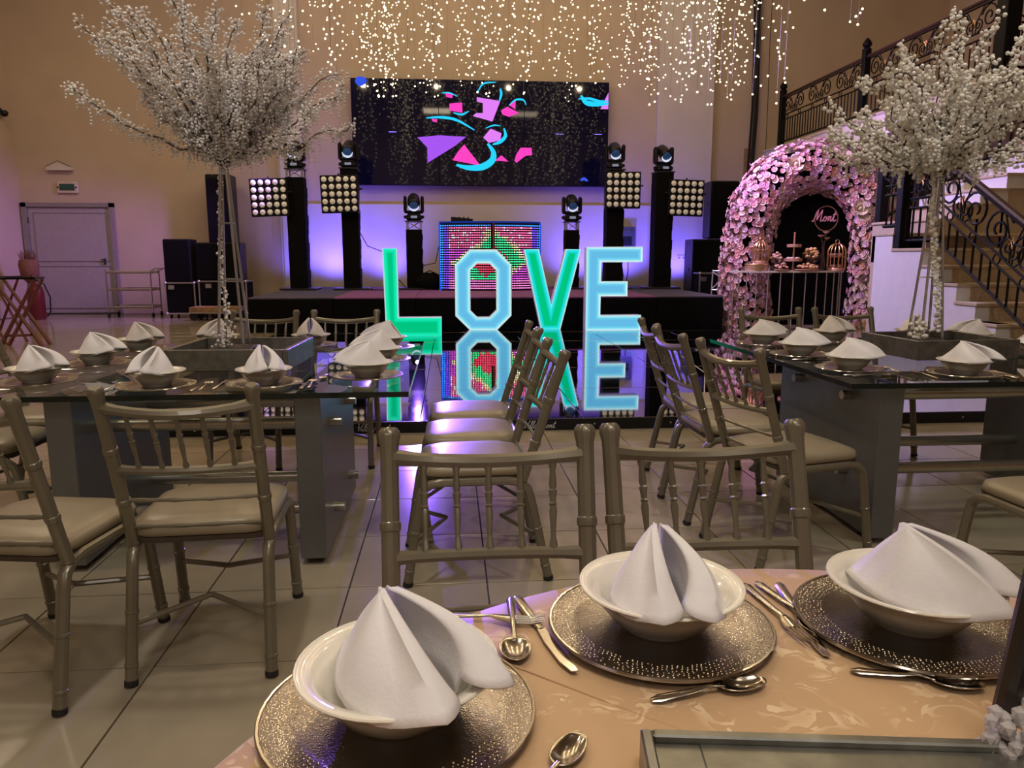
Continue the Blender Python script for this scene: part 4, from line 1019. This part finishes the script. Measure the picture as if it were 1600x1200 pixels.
def mk_bowl():
    t = thing('soup_bowl', 'x', 'bowl')
    MB().lathe([(0, .006), (.042, .006), (.044, 0), (.051, 0), (.053, .006), (.070, .018), (.086, .040), (.096, .056), (.110, .0625), (.1135, .0655), (.110, .067), (.094, .0615), (.082, .042), (.066, .022), (.050, .013), (0, .011)], 44).build('bowl_body', K['china'], t, smooth=60)
    MB().tube([(.1122 * math.cos(2 * PI * i / 44), .1122 * math.sin(2 * PI * i / 44), .0658) for i in range(44)], .0022, 6, closed=True).build('rim', K['china'], t)
    return t
def mk_napkin(seed, spread=1.0, tall=1.0, twist=0.0):
    m = MB(); rr = random.Random(seed); NV, NU = 12, 12
    for s in (-1, 1):
        H_ = .132 * tall * (1.0 if s < 0 else .985)
        A = Vector((s * .011, .012, H_)); Fp = Vector((s * .044 * spread, -.130, .060)); Bk = Vector((s * .012, .088, .045)); Cn = Vector((s * .125, -.035, .028))
        rows = []
        for iv in range(NV + 1):
            v = iv / NV; row = []
            ed = Fp.lerp(A, v) + Vector((s * .012, -.014, .008)) * math.sin(PI * v)
            rad = lerp(.036, .008, v ** .8)
            # rolled front edge, curling inwards
            a_ = PI * .62; inn = ed + Vector((-s * rad * .9 * math.sin(a_), rad * (1 - math.cos(a_)) * .9, 0))
            row.append(Vector((inn.x * .8 + s * .001, inn.y + .012, min(inn.z - .004, lerp(.040, .030, v)))))
            row.append(Vector((inn.x * .9 + s * .001, inn.y + .006, lerp(inn.z, .035, .5))))
            for k in range(7, 0, -1):
                a = k / 7 * a_
                row.append(ed + Vector((-s * rad * (math.sin(a)) * .9 - s * .0, rad * (1 - math.cos(a)) * .9, .1 * rad * math.sin(a))))
            for iu in range(NU + 1):
                u = iu / NU; b = Fp * (1 - u) ** 2 + Cn * (2 * u * (1 - u)) + Bk * u * u
                p = b.lerp(A, v)
                p += Vector((s * .009, 0, .003)) * math.sin(PI * v) * math.sin(PI * (u * .85 + .12))
                p += Vector((s * .0025, .0015, .002)) * math.sin(9 * u + 5 * v + seed) * (1 - v)
                if iu == 0: p = ed
                row.append(p)
            rows.append(row)
        n = len(rows[0]); vs = [p for r_ in rows for p in r_]
        if twist:
            vs = [Matrix.Rotation(twist * p.z * 6, 3, 'Z') @ p for p in vs]
        fs = []
        for i in range(NV):
            for k in range(n - 1):
                q = (i * n + k, i * n + k + 1, (i + 1) * n + k + 1, (i + 1) * n + k); fs.append(q if s > 0 else q[::-1])
        m.add(vs, fs)
    me = m.mesh('napkin', 70); me.materials.append(K['napkin'])
    # back seam: join the two halves along the rear edge
    o = bpy.data.objects.new('folded_napkin', me); C.objects.link(o)
    md = o.modifiers.new('thick', 'SOLIDIFY'); md.thickness = .0035; md.offset = 0
    return tag(o, 'x', 'napkin')
def mk_spoon(L_=.19, w_=.021):
    t = thing('spoon', 'x', 'spoon'); m = MB()
    m.tube([(0, -L_ / 2, .003), (0, -L_ / 2 + .01, .004), (0, -.02, .007), (0, L_ / 2 - .075, .010), (0, L_ / 2 - .055, .007)], [.004, .0075, .005, .0032, .0036], 8, flat=.38); m.build('handle', K['cutlery'], t)
    m = MB(); N_ = 10; vs = []; fs = []
    for i in range(N_ + 1):
        for k in range(N_ + 1):
            a, b = -1 + 2 * i / N_, -1 + 2 * k / N_
            x = a * math.sqrt(max(0, 1 - b * b / 2)); y = b * math.sqrt(max(0, 1 - a * a / 2)); r2 = min(1, x * x + y * y)
            vs.append((x * w_ * (1 - .12 * y), L_ / 2 - .030 + y * .031, .009 - .0085 * (1 - r2)))
    for i in range(N_):
        for k in range(N_): fs.append((i * (N_ + 1) + k, (i + 1) * (N_ + 1) + k, (i + 1) * (N_ + 1) + k + 1, i * (N_ + 1) + k + 1))
    m.add(vs, fs); o = m.build('spoon_bowl', K['cutlery'], t, smooth=80); md = o.modifiers.new('t', 'SOLIDIFY'); md.thickness = .0014
    return t
def mk_fork():
    t = thing('fork', 'x', 'fork'); L_ = .20
    MB().tube([(0, -L_ / 2, .003), (0, -L_ / 2 + .01, .004), (0, -.01, .007), (0, L_ / 2 - .075, .010)], [.004, .0075, .005, .0035], 8, flat=.38).build('handle', K['cutlery'], t)
    MB().tube([(0, L_ / 2 - .08, .010), (0, L_ / 2 - .065, .008), (0, L_ / 2 - .048, .006)], [.004, .010, .0125], 8, flat=.15).build('fork_neck', K['cutlery'], t)
    for i in range(4): MB().tube([(-.0095 + .00633 * i, L_ / 2 - .050, .006), (-.0095 + .00633 * i, L_ / 2 - .02, .006), (-.0085 + .0057 * i, L_ / 2, .010)], [.0022, .0019, .0009], 5).build('tine', K['cutlery'], t)
    return t
def mk_knife():
    t = thing('knife', 'x', 'knife'); L_ = .225
    MB().tube([(0, -L_ / 2, .004), (0, -L_ / 2 + .01, .0045), (0, -.03, .0045), (0, -.005, .0045)], [.005, .0085, .0075, .005], 8, flat=.45).build('handle', K['cutlery'], t)
    pl = [(-.005, -.006), (.006, -.006), (.0095, .03), (.0095, .085), (.004, .110), (-.005, .112)]
    n = len(pl); MB().add([(x, y, .0055) for x, y in pl] + [(x, y, .0038) for x, y in pl], [tuple(range(n)), tuple(range(2 * n - 1, n - 1, -1))] + [(i, i + n, (i + 1) % n + n, (i + 1) % n) for i in range(n)]).build('blade', K['cutlery'], t, smooth=0, fix=True)
    return t
PL, BW_, SP, TS_, FK, KN = Repeat(mk_charger()), Repeat(mk_bowl()), Repeat(mk_spoon()), Repeat(mk_spoon(.15, .016)), Repeat(mk_fork()), Repeat(mk_knife())
NK = [Repeat(mk_napkin(1)), Repeat(mk_napkin(2, .75, 1.03, .2)), Repeat(mk_napkin(5, 1.25, .94, -.25))]
TT = .75
def setting(x, y, zt, rz, where, grp, nrot=0, nv=0, cut='sfk', nsc=1.0):
    """charger, bowl, napkin and cutlery; rz turns the guest's side (local -y) """
    PL.at((x, y, zt + .0005), rz, 'silver charger plate ' + where, group='charger plates ' + grp)
    BW_.at((x, y, zt + .0045), rz, 'white soup bowl ' + where, group='soup bowls ' + grp)
    o = NK[nv].at((x, y, zt + .014), rz + nrot, 'folded white napkin ' + where, group='folded napkins ' + grp); o.scale = (nsc,) * 3
    Mz = Matrix.Rotation(rz, 3, 'Z')
    def P(dx, dy): v = Mz @ Vector((dx, dy, 0)); return (x + v.x, y + v.y, zt + .0005)
    if 's' in cut: SP.at(P(.19, .0), rz + R(3), 'soup spoon ' + where, group='soup spoons ' + grp)
    if 'k' in cut: KN.at(P(.168, -.01), rz, 'table knife ' + where, group='table knives ' + grp)
    if 'f' in cut: FK.at(P(-.18, 0), rz + R(-2), 'fork ' + where, group='forks ' + grp)
    if 'd' in cut: TS_.at(P(.02, .19), rz + R(90), 'dessert spoon ' + where, group='dessert spoons ' + grp)
gL, gR = 'on the left glass table', 'on the right glass table'
rnd = random.Random(21)
SET = [
 (-1.20, 3.15, 0, 'on the left glass table, near edge, behind the chair post', gL, -14, 1, 'sfk'), (-.775, 3.17, 0, 'on the left glass table, near edge, closer to the aisle', gL, 18, 1, 'fsk'),
 (-1.74, 3.29, -90, 'at the wall edge of the left glass table, first from us', gL, 152, 0, 'k'), (-1.74, 3.84, -90, 'at the wall edge of the left glass table, second from us', gL, 160, 0, 'k'), (-1.76, 4.42, -90, 'at the wall edge of the left glass table, farthest from us', gL, 150, 0, ''),
 (-.83, 4.56, 180, 'at the far edge of the left glass table, nearer the letter L', gL, 180, 1, 'sd'), (-1.36, 4.56, 180, 'at the far edge of the left glass table, behind the crystal tree', gL, 150, 1, ''),
 (-.37, 3.34, 90, 'at the aisle edge of the left glass table, first from us', gL, -168, 0, 'kd'), (-.365, 3.87, 90, 'at the aisle edge of the left glass table, second from us', gL, -160, 0, 'k'), (-.37, 4.40, 90, 'at the aisle edge of the left glass table, farthest from us', gL, 165, 0, 'k'),
 (1.87, 3.38, -90, 'at the aisle edge of the right glass table, first from us', gR, 160, 2, 'ksd'), (1.87, 3.90, -90, 'at the aisle edge of the right glass table, second from us', gR, 170, 2, 'k'), (1.88, 4.42, -90, 'at the aisle edge of the right glass table, farthest back', gR, 155, 2, 'k'),
 (2.38, 4.55, 180, 'at the far edge of the right glass table, left of the tray', gR, 200, 0, 's'), (2.92, 4.55, 180, 'at the far edge of the right glass table, behind the tray', gR, 160, 0, ''),
 (2.30, 3.19, 0, 'at the near edge of the right glass table, before the tray', gR, 30, 2, 'sfkd'),
 (3.17, 4.33, 90, 'at the stair edge of the right glass table, beside the tray', gR, -172, 2, 'k'), (3.17, 3.84, 90, 'at the picture edge on the right glass table', gR, -20, 2, '')]
for x, y, a, wh, g, nr, nv, cut in SET: setting(x, y, TT, R(a), wh, g, R(nr), nv, cut, 1.12)

# ---------------------------------------------------------------- round table in front
RC = Vector((.45, .41, 0)); RR_, RZ = .77, .76
rt = thing('round_table', 'round pedestal table under the peach damask cloth', 'table', (RC.x, RC.y, 0))
MB().lathe([(0, .728), (RR_ - .012, .728), (RR_ - .010, .74), (RR_ - .012, .752), (0, .752)], 48).build('table_top', K['wood'], rt)
MB().lathe([(.05, .05), (.05, .72), (.16, .728)], 16).build('pedestal', K['dark'], rt)
for i in range(4): MB().tube([(0, 0, .06), (.32 * math.cos(i * PI / 2 + .6), .32 * math.sin(i * PI / 2 + .6), .025)], .025, 8).build('foot', K['dark'], rt)
def clothmat():
    m = mat('peach_damask', (.58, .37, .20), .42, var=.06, vscale=5, sheen=.4); nt = m.node_tree; N = nt.nodes; L = nt.links; b = N['Principled BSDF']
    tc = N.new('ShaderNodeTexCoord'); nz = N.new('ShaderNodeTexNoise'); nz.inputs['Scale'].default_value = 9; L.new(tc.outputs['Object'], nz.inputs['Vector'])
    mp = N.new('ShaderNodeMixRGB'); mp.blend_type = 'ADD'; mp.inputs[0].default_value = .22; L.new(tc.outputs['Object'], mp.inputs[1]); L.new(nz.outputs['Color'], mp.inputs[2])
    wv = N.new('ShaderNodeTexWave'); wv.wave_type = 'RINGS'; wv.inputs['Scale'].default_value = 13; wv.inputs['Distortion'].default_value = 9; wv.inputs['Detail'].default_value = 1.5; wv.inputs['Detail Scale'].default_value = 2.4; L.new(mp.outputs[0], wv.inputs['Vector'])
    vo = N.new('ShaderNodeTexVoronoi'); vo.inputs['Scale'].default_value = 15; L.new(mp.outputs[0], vo.inputs['Vector'])
    r1_ = N.new('ShaderNodeValToRGB'); r1_.color_ramp.elements[0].position = .58; r1_.color_ramp.elements[1].position = .68; L.new(wv.outputs['Fac'], r1_.inputs[0])
    r2_ = N.new('ShaderNodeValToRGB'); r2_.color_ramp.elements[0].position = .34; r2_.color_ramp.elements[1].position = .24; r2_.color_ramp.elements[0].color = (0, 0, 0, 1); r2_.color_ramp.elements[1].color = (1, 1, 1, 1)
    r2_.color_ramp.elements[0].position = .22; r2_.color_ramp.elements[0].color = (1, 1, 1, 1); r2_.color_ramp.elements[1].position = .50; r2_.color_ramp.elements[1].color = (0, 0, 0, 1); L.new(vo.outputs['Distance'], r2_.inputs[0])
    mu = N.new('ShaderNodeMath'); mu.operation = 'MULTIPLY'; L.new(r1_.outputs[0], mu.inputs[0]); L.new(r2_.outputs[0], mu.inputs[1])
    mx = N.new('ShaderNodeMixRGB'); src = b.inputs['Base Color'].links[0].from_socket; L.new(mu.outputs[0], mx.inputs[0]); L.new(src, mx.inputs[1]); mx.inputs[2].default_value = (.80, .60, .38, 1); L.new(mx.outputs[0], b.inputs['Base Color'])
    rr_ = N.new('ShaderNodeMapRange'); L.new(mu.outputs[0], rr_.inputs[0]); rr_.inputs[3].default_value = .48; rr_.inputs[4].default_value = .28; L.new(rr_.outputs[0], b.inputs['Roughness'])
    bp = N.new('ShaderNodeBump'); bp.inputs['Strength'].default_value = .25; bp.inputs['Distance'].default_value = .002; L.new(mu.outputs[0], bp.inputs['Height']); L.new(bp.outputs[0], b.inputs['Normal'])
    return m
K['cloth'] = clothmat()
cl = thing('tablecloth', 'peach damask cloth draped over the round table in front', 'tablecloth', (RC.x, RC.y, 0))
rr = random.Random(8); m = MB(); NA = 144
prof = [(.0, .7585), (.15, .7585), (.3, .7585), (.45, .7585), (.6, .7585), (.72, .7585), (.765, .758), (.774, .752), (.778, .735), (.784, .68), (.792, .60), (.80, .515)]
creases = [(Vector((-.30, .55)), Vector((.35, -.9)), .0022), (Vector((-.2, .62)), Vector((.6, .1)), .0018), (Vector((.1, .1)), Vector((.7, .4)), .002)]
vs = []
for ri, (r_, z) in enumerate(prof):
    for k in range(NA):
        a = 2 * PI * k / NA; dr = 0
        if z < .75: dr = (.75 - z) * (.07 * math.sin(11 * a) + .05 * math.sin(17 * a + 1) + .03 * math.sin(29 * a + 2))
        vs.append(((r_ + dr) * math.cos(a), (r_ + dr) * math.sin(a), z + .0008 * math.sin(3 * a + ri)))
fs = []
for i in range(1, len(prof) - 1):
    for k in range(NA): fs.append((i * NA + k, i * NA + (k + 1) % NA, (i + 1) * NA + (k + 1) % NA, (i + 1) * NA + k))
fs.append(tuple(NA + k for k in range(NA)))
m.add(vs, fs); o = m.build('cloth_sheet', K['cloth'], cl, smooth=80, fix=True)
m = MB()
for a, b in (((-.46, .56), (.0, .17)), ((.0, .17), (.14, .0)), ((.05, .72), (.1, .45))):
    p, q = Vector((a[0], a[1], .7588)), Vector((b[0], b[1], .7588)); m.tube([p.lerp(q, i / 6) for i in range(7)], [.0005, .002, .0025, .0025, .0025, .002, .0005], 6, flat=.6)
m.build('pressed_crease', K['cloth'], cl)
ZT = .7595; gO = 'on the round table'
def place(rep, p, q, label, grp, z=ZT + .0005):              # lay a piece of cutlery from handle end p to tip q
    p, q = Vector(p), Vector(q); c = (p + q) / 2; d_ = q - p
    return rep.at((c.x, c.y, z), math.atan2(d_.y, d_.x) - PI / 2, label, group=grp)
SETO = [(-.065, .795, 'nearest the picture corner, on the round table', 42, 0, 1.05), (.288, .975, 'in front of the two chairs, on the round table', -4, 1, 1.0), (.645, .955, 'beside the dark stand, on the round table', 40, 0, 1.02)]
for x, y, wh, a, nv, sc in SETO: setting(x, y, ZT, 0, wh, gO, R(a), nv, '', sc)
place(KN, (.094, 1.085), (.150, .865), 'table knife lying between the two left charger plates', 'table knives on the round table')
place(SP, (.086, 1.085), (.078, .895), 'soup spoon lying face down between the two left charger plates', 'soup spoons on the round table')
place(FK, (-.045, 1.035), (.105, 1.005), 'fork with raised tines behind the nearest napkin', 'forks on the round table')
place(KN, (.515, 1.09), (.485, .885), 'table knife between the two right charger plates, partly under the spoon', 'table knives on the round table')
place(SP, (.485, 1.105), (.512, .925), 'soup spoon between the two right charger plates', 'soup spoons on the round table')
place(FK, (.462, 1.105), (.478, .905), 'fork between the two right charger plates', 'forks on the round table')
place(TS_, (.226, .800), (.382, .826), 'dessert spoon in front of the middle charger plate', 'dessert spoons on the round table')
place(TS_, (.492, .846), (.645, .790), 'dessert spoon in front of the charger plate beside the dark stand', 'dessert spoons on the round table')
place(TS_, (.055, .62), (.132, .735), 'dessert spoon at the bottom edge, handle cut by the picture', 'dessert spoons on the round table')

# ---------------------------------------------------------------- centrepieces
def tray_box(loc, w_, d_, h, rz, label, mirror=True):
    t = thing('centrepiece_tray', label, 'tray', loc, rz, 'silver box trays')
    for s in (-1, 1):
        MB().box((s * (w_ / 2 - .012), 0, h / 2), (.024, d_, h), b=.002).build('side', K['tray'], t, smooth=0)
        MB().box((0, s * (d_ / 2 - .012), h / 2), (w_ - .05, .024, h), b=.002).build('side', K['tray'], t, smooth=0)
    MB().box((0, 0, h * .62), (w_ - .05, d_ - .05, .01)).build('inner_shelf', K['mirror'] if mirror else K['glass'], t, smooth=0)
    return t
tray_box((-1.04, 3.86, TT), .58, .56, .10, R(-2), 'silver box tray on the left glass table under the crystal tree')
tray_box((2.66, 3.93, TT), .58, .50, .10, R(3), 'silver box tray on the right glass table under the pearl bead tree')
t = thing('centrepiece_tray', 'silver mirror tray with wide flat frame at the bottom picture edge', 'tray', (.403, .411, ZT), R(-7.5), 'silver box trays')
TWd = .50
for s in (-1, 1):
    MB().box((s * (TWd / 2 - .006), 0, .022), (.012, TWd, .044), b=.002).build('side', K['tray'], t, smooth=0); MB().box((0, s * (TWd / 2 - .006), .022), (TWd - .024, .012, .044), b=.002).build('side', K['tray'], t, smooth=0)
    MB().box((s * (TWd / 2 - .035), 0, .033), (.046, TWd - .026, .006), b=.001).build('frame_strip', K['tray'], t, smooth=0); MB().box((0, s * (TWd / 2 - .035), .033), (TWd - .116, .046, .006), b=.001).build('frame_strip', K['tray'], t, smooth=0)
MB().box((0, 0, .014), (TWd - .026, TWd - .026, .006)).build('mirror_plate', K['mirror'], t, smooth=0)

def wob(rr, p, k): return p + Vector((rr.uniform(-k, k), rr.uniform(-k, k), rr.uniform(-k, k)))
def crystal_tree(loc, ztop, tips, label, seed, bead_r, beads, beadm, droop=0.0, nextra=20, spread=.7, hang=1, elmin=.3, gap=(.012, .055)):
    rr = random.Random(seed)
    t = thing('crystal_tree', label, 'centrepiece', loc, 0, 'tall tree centrepieces')
    H_ = ztop
    MB().box((0, 0, .008), (.20, .20, .016), b=.003).build('base_plate', K['blackplastic'], t)
    for i in range(4):
        a = PI / 4 + i * PI / 2; MB().tube([(.085 * math.cos(a), .085 * math.sin(a), .014), (.014 * math.cos(a), .014 * math.sin(a), H_)], .0070, 8).build('rod', K['standrod'], t)
    for z in (.35, .62): MB().tube([(lerp(.085, .024, z / H_) * math.cos(PI / 4 + i * PI / 2), lerp(.085, .024, z / H_) * math.sin(PI / 4 + i * PI / 2), z) for i in range(4)], .003, 5, closed=True).build('brace', K['standrod'], t)
    MB().lathe([(.02, -.05), (.034, -.03), (.036, .02), (.02, .05)], 12, (0, 0, H_)).build('collar', K['twig'], t)
    B = Vector((0, 0, H_))
    al = [(Vector(q), True) for q in tips]
    for i in range(nextra):
        a = rr.uniform(0, 2 * PI); el = rr.uniform(elmin, 1.3); L_ = spread * rr.uniform(.65, 1.02)
        al.append((Vector((math.cos(a) * math.cos(el) * L_, math.sin(a) * math.cos(el) * L_, math.sin(el) * L_ * .98)), False))
    bm_, tw = MB(), MB(); nb = beads // len(al)
    for tip, main in al:
        P = []; N_ = 16
        mid = tip * .5 + Vector((0, 0, (-.16 if tip.z < .36 else .02) * tip.length)); ph = rr.uniform(0, 6)
        for i in range(N_ + 1):
            q = i / N_; p = B + (mid * (2 * q * (1 - q)) + tip * q * q)
            k = .017 * min(1, q * 3)
            P.append(p + Vector((k * math.sin(ph + 14 * q) + rr.uniform(-k, k) * .6, k * math.cos(ph * 1.7 + 12 * q), k * math.sin(ph * 2 + 15 * q) + rr.uniform(-k, k) * .6)))
        MB().tube(P, [lerp(.0062, .0028, i / N_) for i in range(N_ + 1)], 5).build('branch', K['twig'], t)
        for k in range(nb):
            q = 1 - rr.random() ** 1.15 * .93
            f = q * N_; i = min(N_ - 1, int(f)); p = P[i].lerp(P[i + 1], f - i)
            d_ = Vector((rr.gauss(0, 1), rr.gauss(0, 1), rr.gauss(0, 1) - droop)).normalized() * rr.uniform(*gap) * (.7 + .5 * (1 - abs(q - .6)))
            e = p + d_; r_ = bead_r * rr.uniform(.6, 1.25)
            bm_.ico(e, r_, 0 if bead_r < .0062 else 1)
            if k % 2 == 0: tw.add([p, p + Vector((.0012, .0012, 0)), e, wob(rr, p.lerp(e, .5), .006)], [(0, 1, 2), (0, 2, 3)])
            if k % (9 if bead_r < .007 else 23) == 0 and tip.z < .5:                        # short dangling strings
                for h_ in range(rr.randint(2, 4)): bm_.ico(e + Vector((rr.uniform(-.004, .004), rr.uniform(-.004, .004), -.016 * (h_ + 1))), r_ * .9, 0 if bead_r < .0062 else 1)
    for h_ in range(hang):                                        # garland winding down the stand
        a0 = rr.uniform(0, 6); 
        for k in range(120):
            q = k / 120; z = H_ * (1 - q * .97) + .03; rad = lerp(.02, .055, q) + rr.uniform(-.008, .014); a = a0 + q * 3.0 + rr.uniform(-.35, .35)
            bm_.ico((rad * math.cos(a), rad * math.sin(a), z), bead_r * rr.uniform(.8, 1.4), 1)
    for k in range(40): bm_.ico((rr.gauss(-.05, .02), rr.gauss(-.03, .02), abs(rr.gauss(.02, .05)) + .02), bead_r * rr.uniform(.8, 1.5), 1)
    o = bm_.build('beads', beadm, t, smooth=60); o['kind'] = 'stuff'
    o = tw.build('bead_wires', K['twigwire'], t, smooth=0); o['kind'] = 'stuff'
    return t
K['twigwire'] = mat('fine_wire', (.62, .56, .52), .5, .2)
K['standrod'] = mat('stand_rod', (.45, .46, .46), .2, .85)
tipsL = [(x * .87, y, z * .90) for x, y, z in [(-.74, -.05, .31), (-.61, .10, .70), (-.63, -.12, .60), (-.52, -.1, .74), (-.40, .05, .71), (-.24, .1, .94), (-.18, -.12, .76), (-.03, .05, .77), (.06, .12, .73), (.30, -.05, .71), (.36, .1, .66), (.39, -.1, .66), (.43, .05, .57), (.47, -.12, .48), (.62, .05, .43), (.68, -.05, .38), (.69, .1, .20), (.56, -.2, .20), (-.5, .25, .45), (-.45, -.25, .5), (.3, -.3, .5), (-.3, -.35, .6), (.05, -.4, .55), (.1, .4, .6)]]
crystal_tree((-1.08, 3.86, TT + .067), 1.755 - TT - .067, tipsL, 'tall tree centrepiece of bare twigs with tiny crystal beads, left table', 5, .0062, 15000, K['bead'], .3, 30, .56, 1, .62, (.010, .048))
tipsR = [(-.63, 0, .30), (-.58, .1, .08), (-.66, -.1, .14), (-.42, .05, .45), (-.34, -.1, .56), (-.20, .05, .58), (-.1, -.1, .66), (.03, 0, .75), (.10, .1, .66), (.20, -.05, .73), (.43, .05, .62), (.35, -.1, .66), (.55, .1, .5), (.66, 0, .3), (.6, -.2, .2), (-.5, .2, .2), (-.4, -.3, .22), (.2, -.4, .3), (.1, .45, .4), (-.2, .4, .35), (.4, .3, .3), (.3, -.3, .5), (0, -.45, .35), (.5, -.3, .1), (-.3, -.35, .08)]
crystal_tree((2.57, 3.90, TT + .067), 1.745 - TT - .067, tipsR, 'tall tree centrepiece with large pearly beads, right table', 6, .0098, 5600, K['bead2'], .1, 18, .64, 1, .35, (.012, .042))
# stand at the picture's right edge
t = thing('crystal_stand', 'dark metal centrepiece stand with crystal flowers at the right picture edge', 'centrepiece', (.655, .600, ZT))
K['darkrod'] = mat('dark_rod', (.06, .05, .045), .3, .7)
for i, (dx, dy) in enumerate(((-.098, .062), (.075, .07), (.075, -.075), (-.03, -.075))):
    MB().tube([(dx, dy, .036 if i in (0, 3) else .001), (dx * .3, dy * .3, .98)], .0125, 10).build('rod', K['darkrod'], t)
MB().lathe([(.022, 0), (.034, .02), (.034, .05), (.02, .08)], 14, (0, 0, .96)).build('collar', K['darkrod'], t)
rr = random.Random(77); CR = beadmat('clear_crystal', (.78, .74, .74), .55)
for k, (x, y, z) in enumerate(((-.118, .045, .060), (-.100, .040, .055), (-.085, .042, .070), (-.125, .050, .040), (-.105, .036, .038), (-.075, .040, .045))):
    m = MB()
    for q in range(9):
        v = Vector((rr.gauss(0, 1), rr.gauss(0, 1), rr.gauss(0, 1))).normalized() * .011; m.ico((x + v.x, y + v.y, z + v.z), .0075, 0, (1, 1, 1.2))
    m.build('crystal_flower', CR, t, smooth=0)

# ---------------------------------------------------------------- string lights over the dance floor
rr = random.Random(31)
cols = []
for k in range(50):
    y = rr.uniform(14.0, 16.6); x = rr.uniform(-3.3, 5.6); cols.append((x, y))
for k in range(62):
    y = rr.uniform(10.5, 14.0); cols.append((rr.uniform(-2.6, 4.9), y))
for k in range(44):
    y = rr.uniform(8.0, 10.5); cols.append((rr.uniform(-2.2, 4.3), y))
for k in range(16): cols.append((rr.gauss(-.75 * 1.0, .12) - .25, rr.uniform(12.5, 15.0)))
for k in range(12): cols.append((rr.uniform(3.1, 4.6), rr.uniform(7.2, 8.8)))
kept = []
for n_, (x, y) in enumerate(cols):
    if any(abs(x - q[0]) < .24 and abs(y - q[1]) < .24 for q in kept): continue
    kept.append((x, y))
    k_ = (.19, .26) if n_ >= 112 or y > 10.5 else (.23, .315)     # strands farther from the tables hang lower
    if x < -1.6: k_ = (.237, .315)
    if n_ >= 172: k_ = (.267, .326)
    if 156 <= n_ < 172: k_ = (.20, .237)
    zb = 1.28 + rr.uniform(*k_) * y
    zt_ = ZC - .02
    if zb > zt_ - .4: continue
    t = thing('light_strand', 'thin strand of warm white bulbs hanging from the ceiling above the dance floor', 'string light', (x, y, zt_), 0, 'hanging strands of warm bulbs')
    MB().tube([(0, 0, 0), (.01, 0, (zb - zt_) * .5), (0, 0, zb - zt_)], .0022, 3).build('wire', K['wire'], t, smooth=0)
    m = MB(); z = 0
    while z > zb - zt_:
        m.ico((rr.uniform(-.11, .11), rr.uniform(-.11, .11), z), .0125, 0); z -= rr.uniform(.08, .17)
    m.ico((0, 0, zb - zt_), .0125, 0)
    o = m.build('bulbs', K['bulb'], t, smooth=80); o['kind'] = 'stuff'
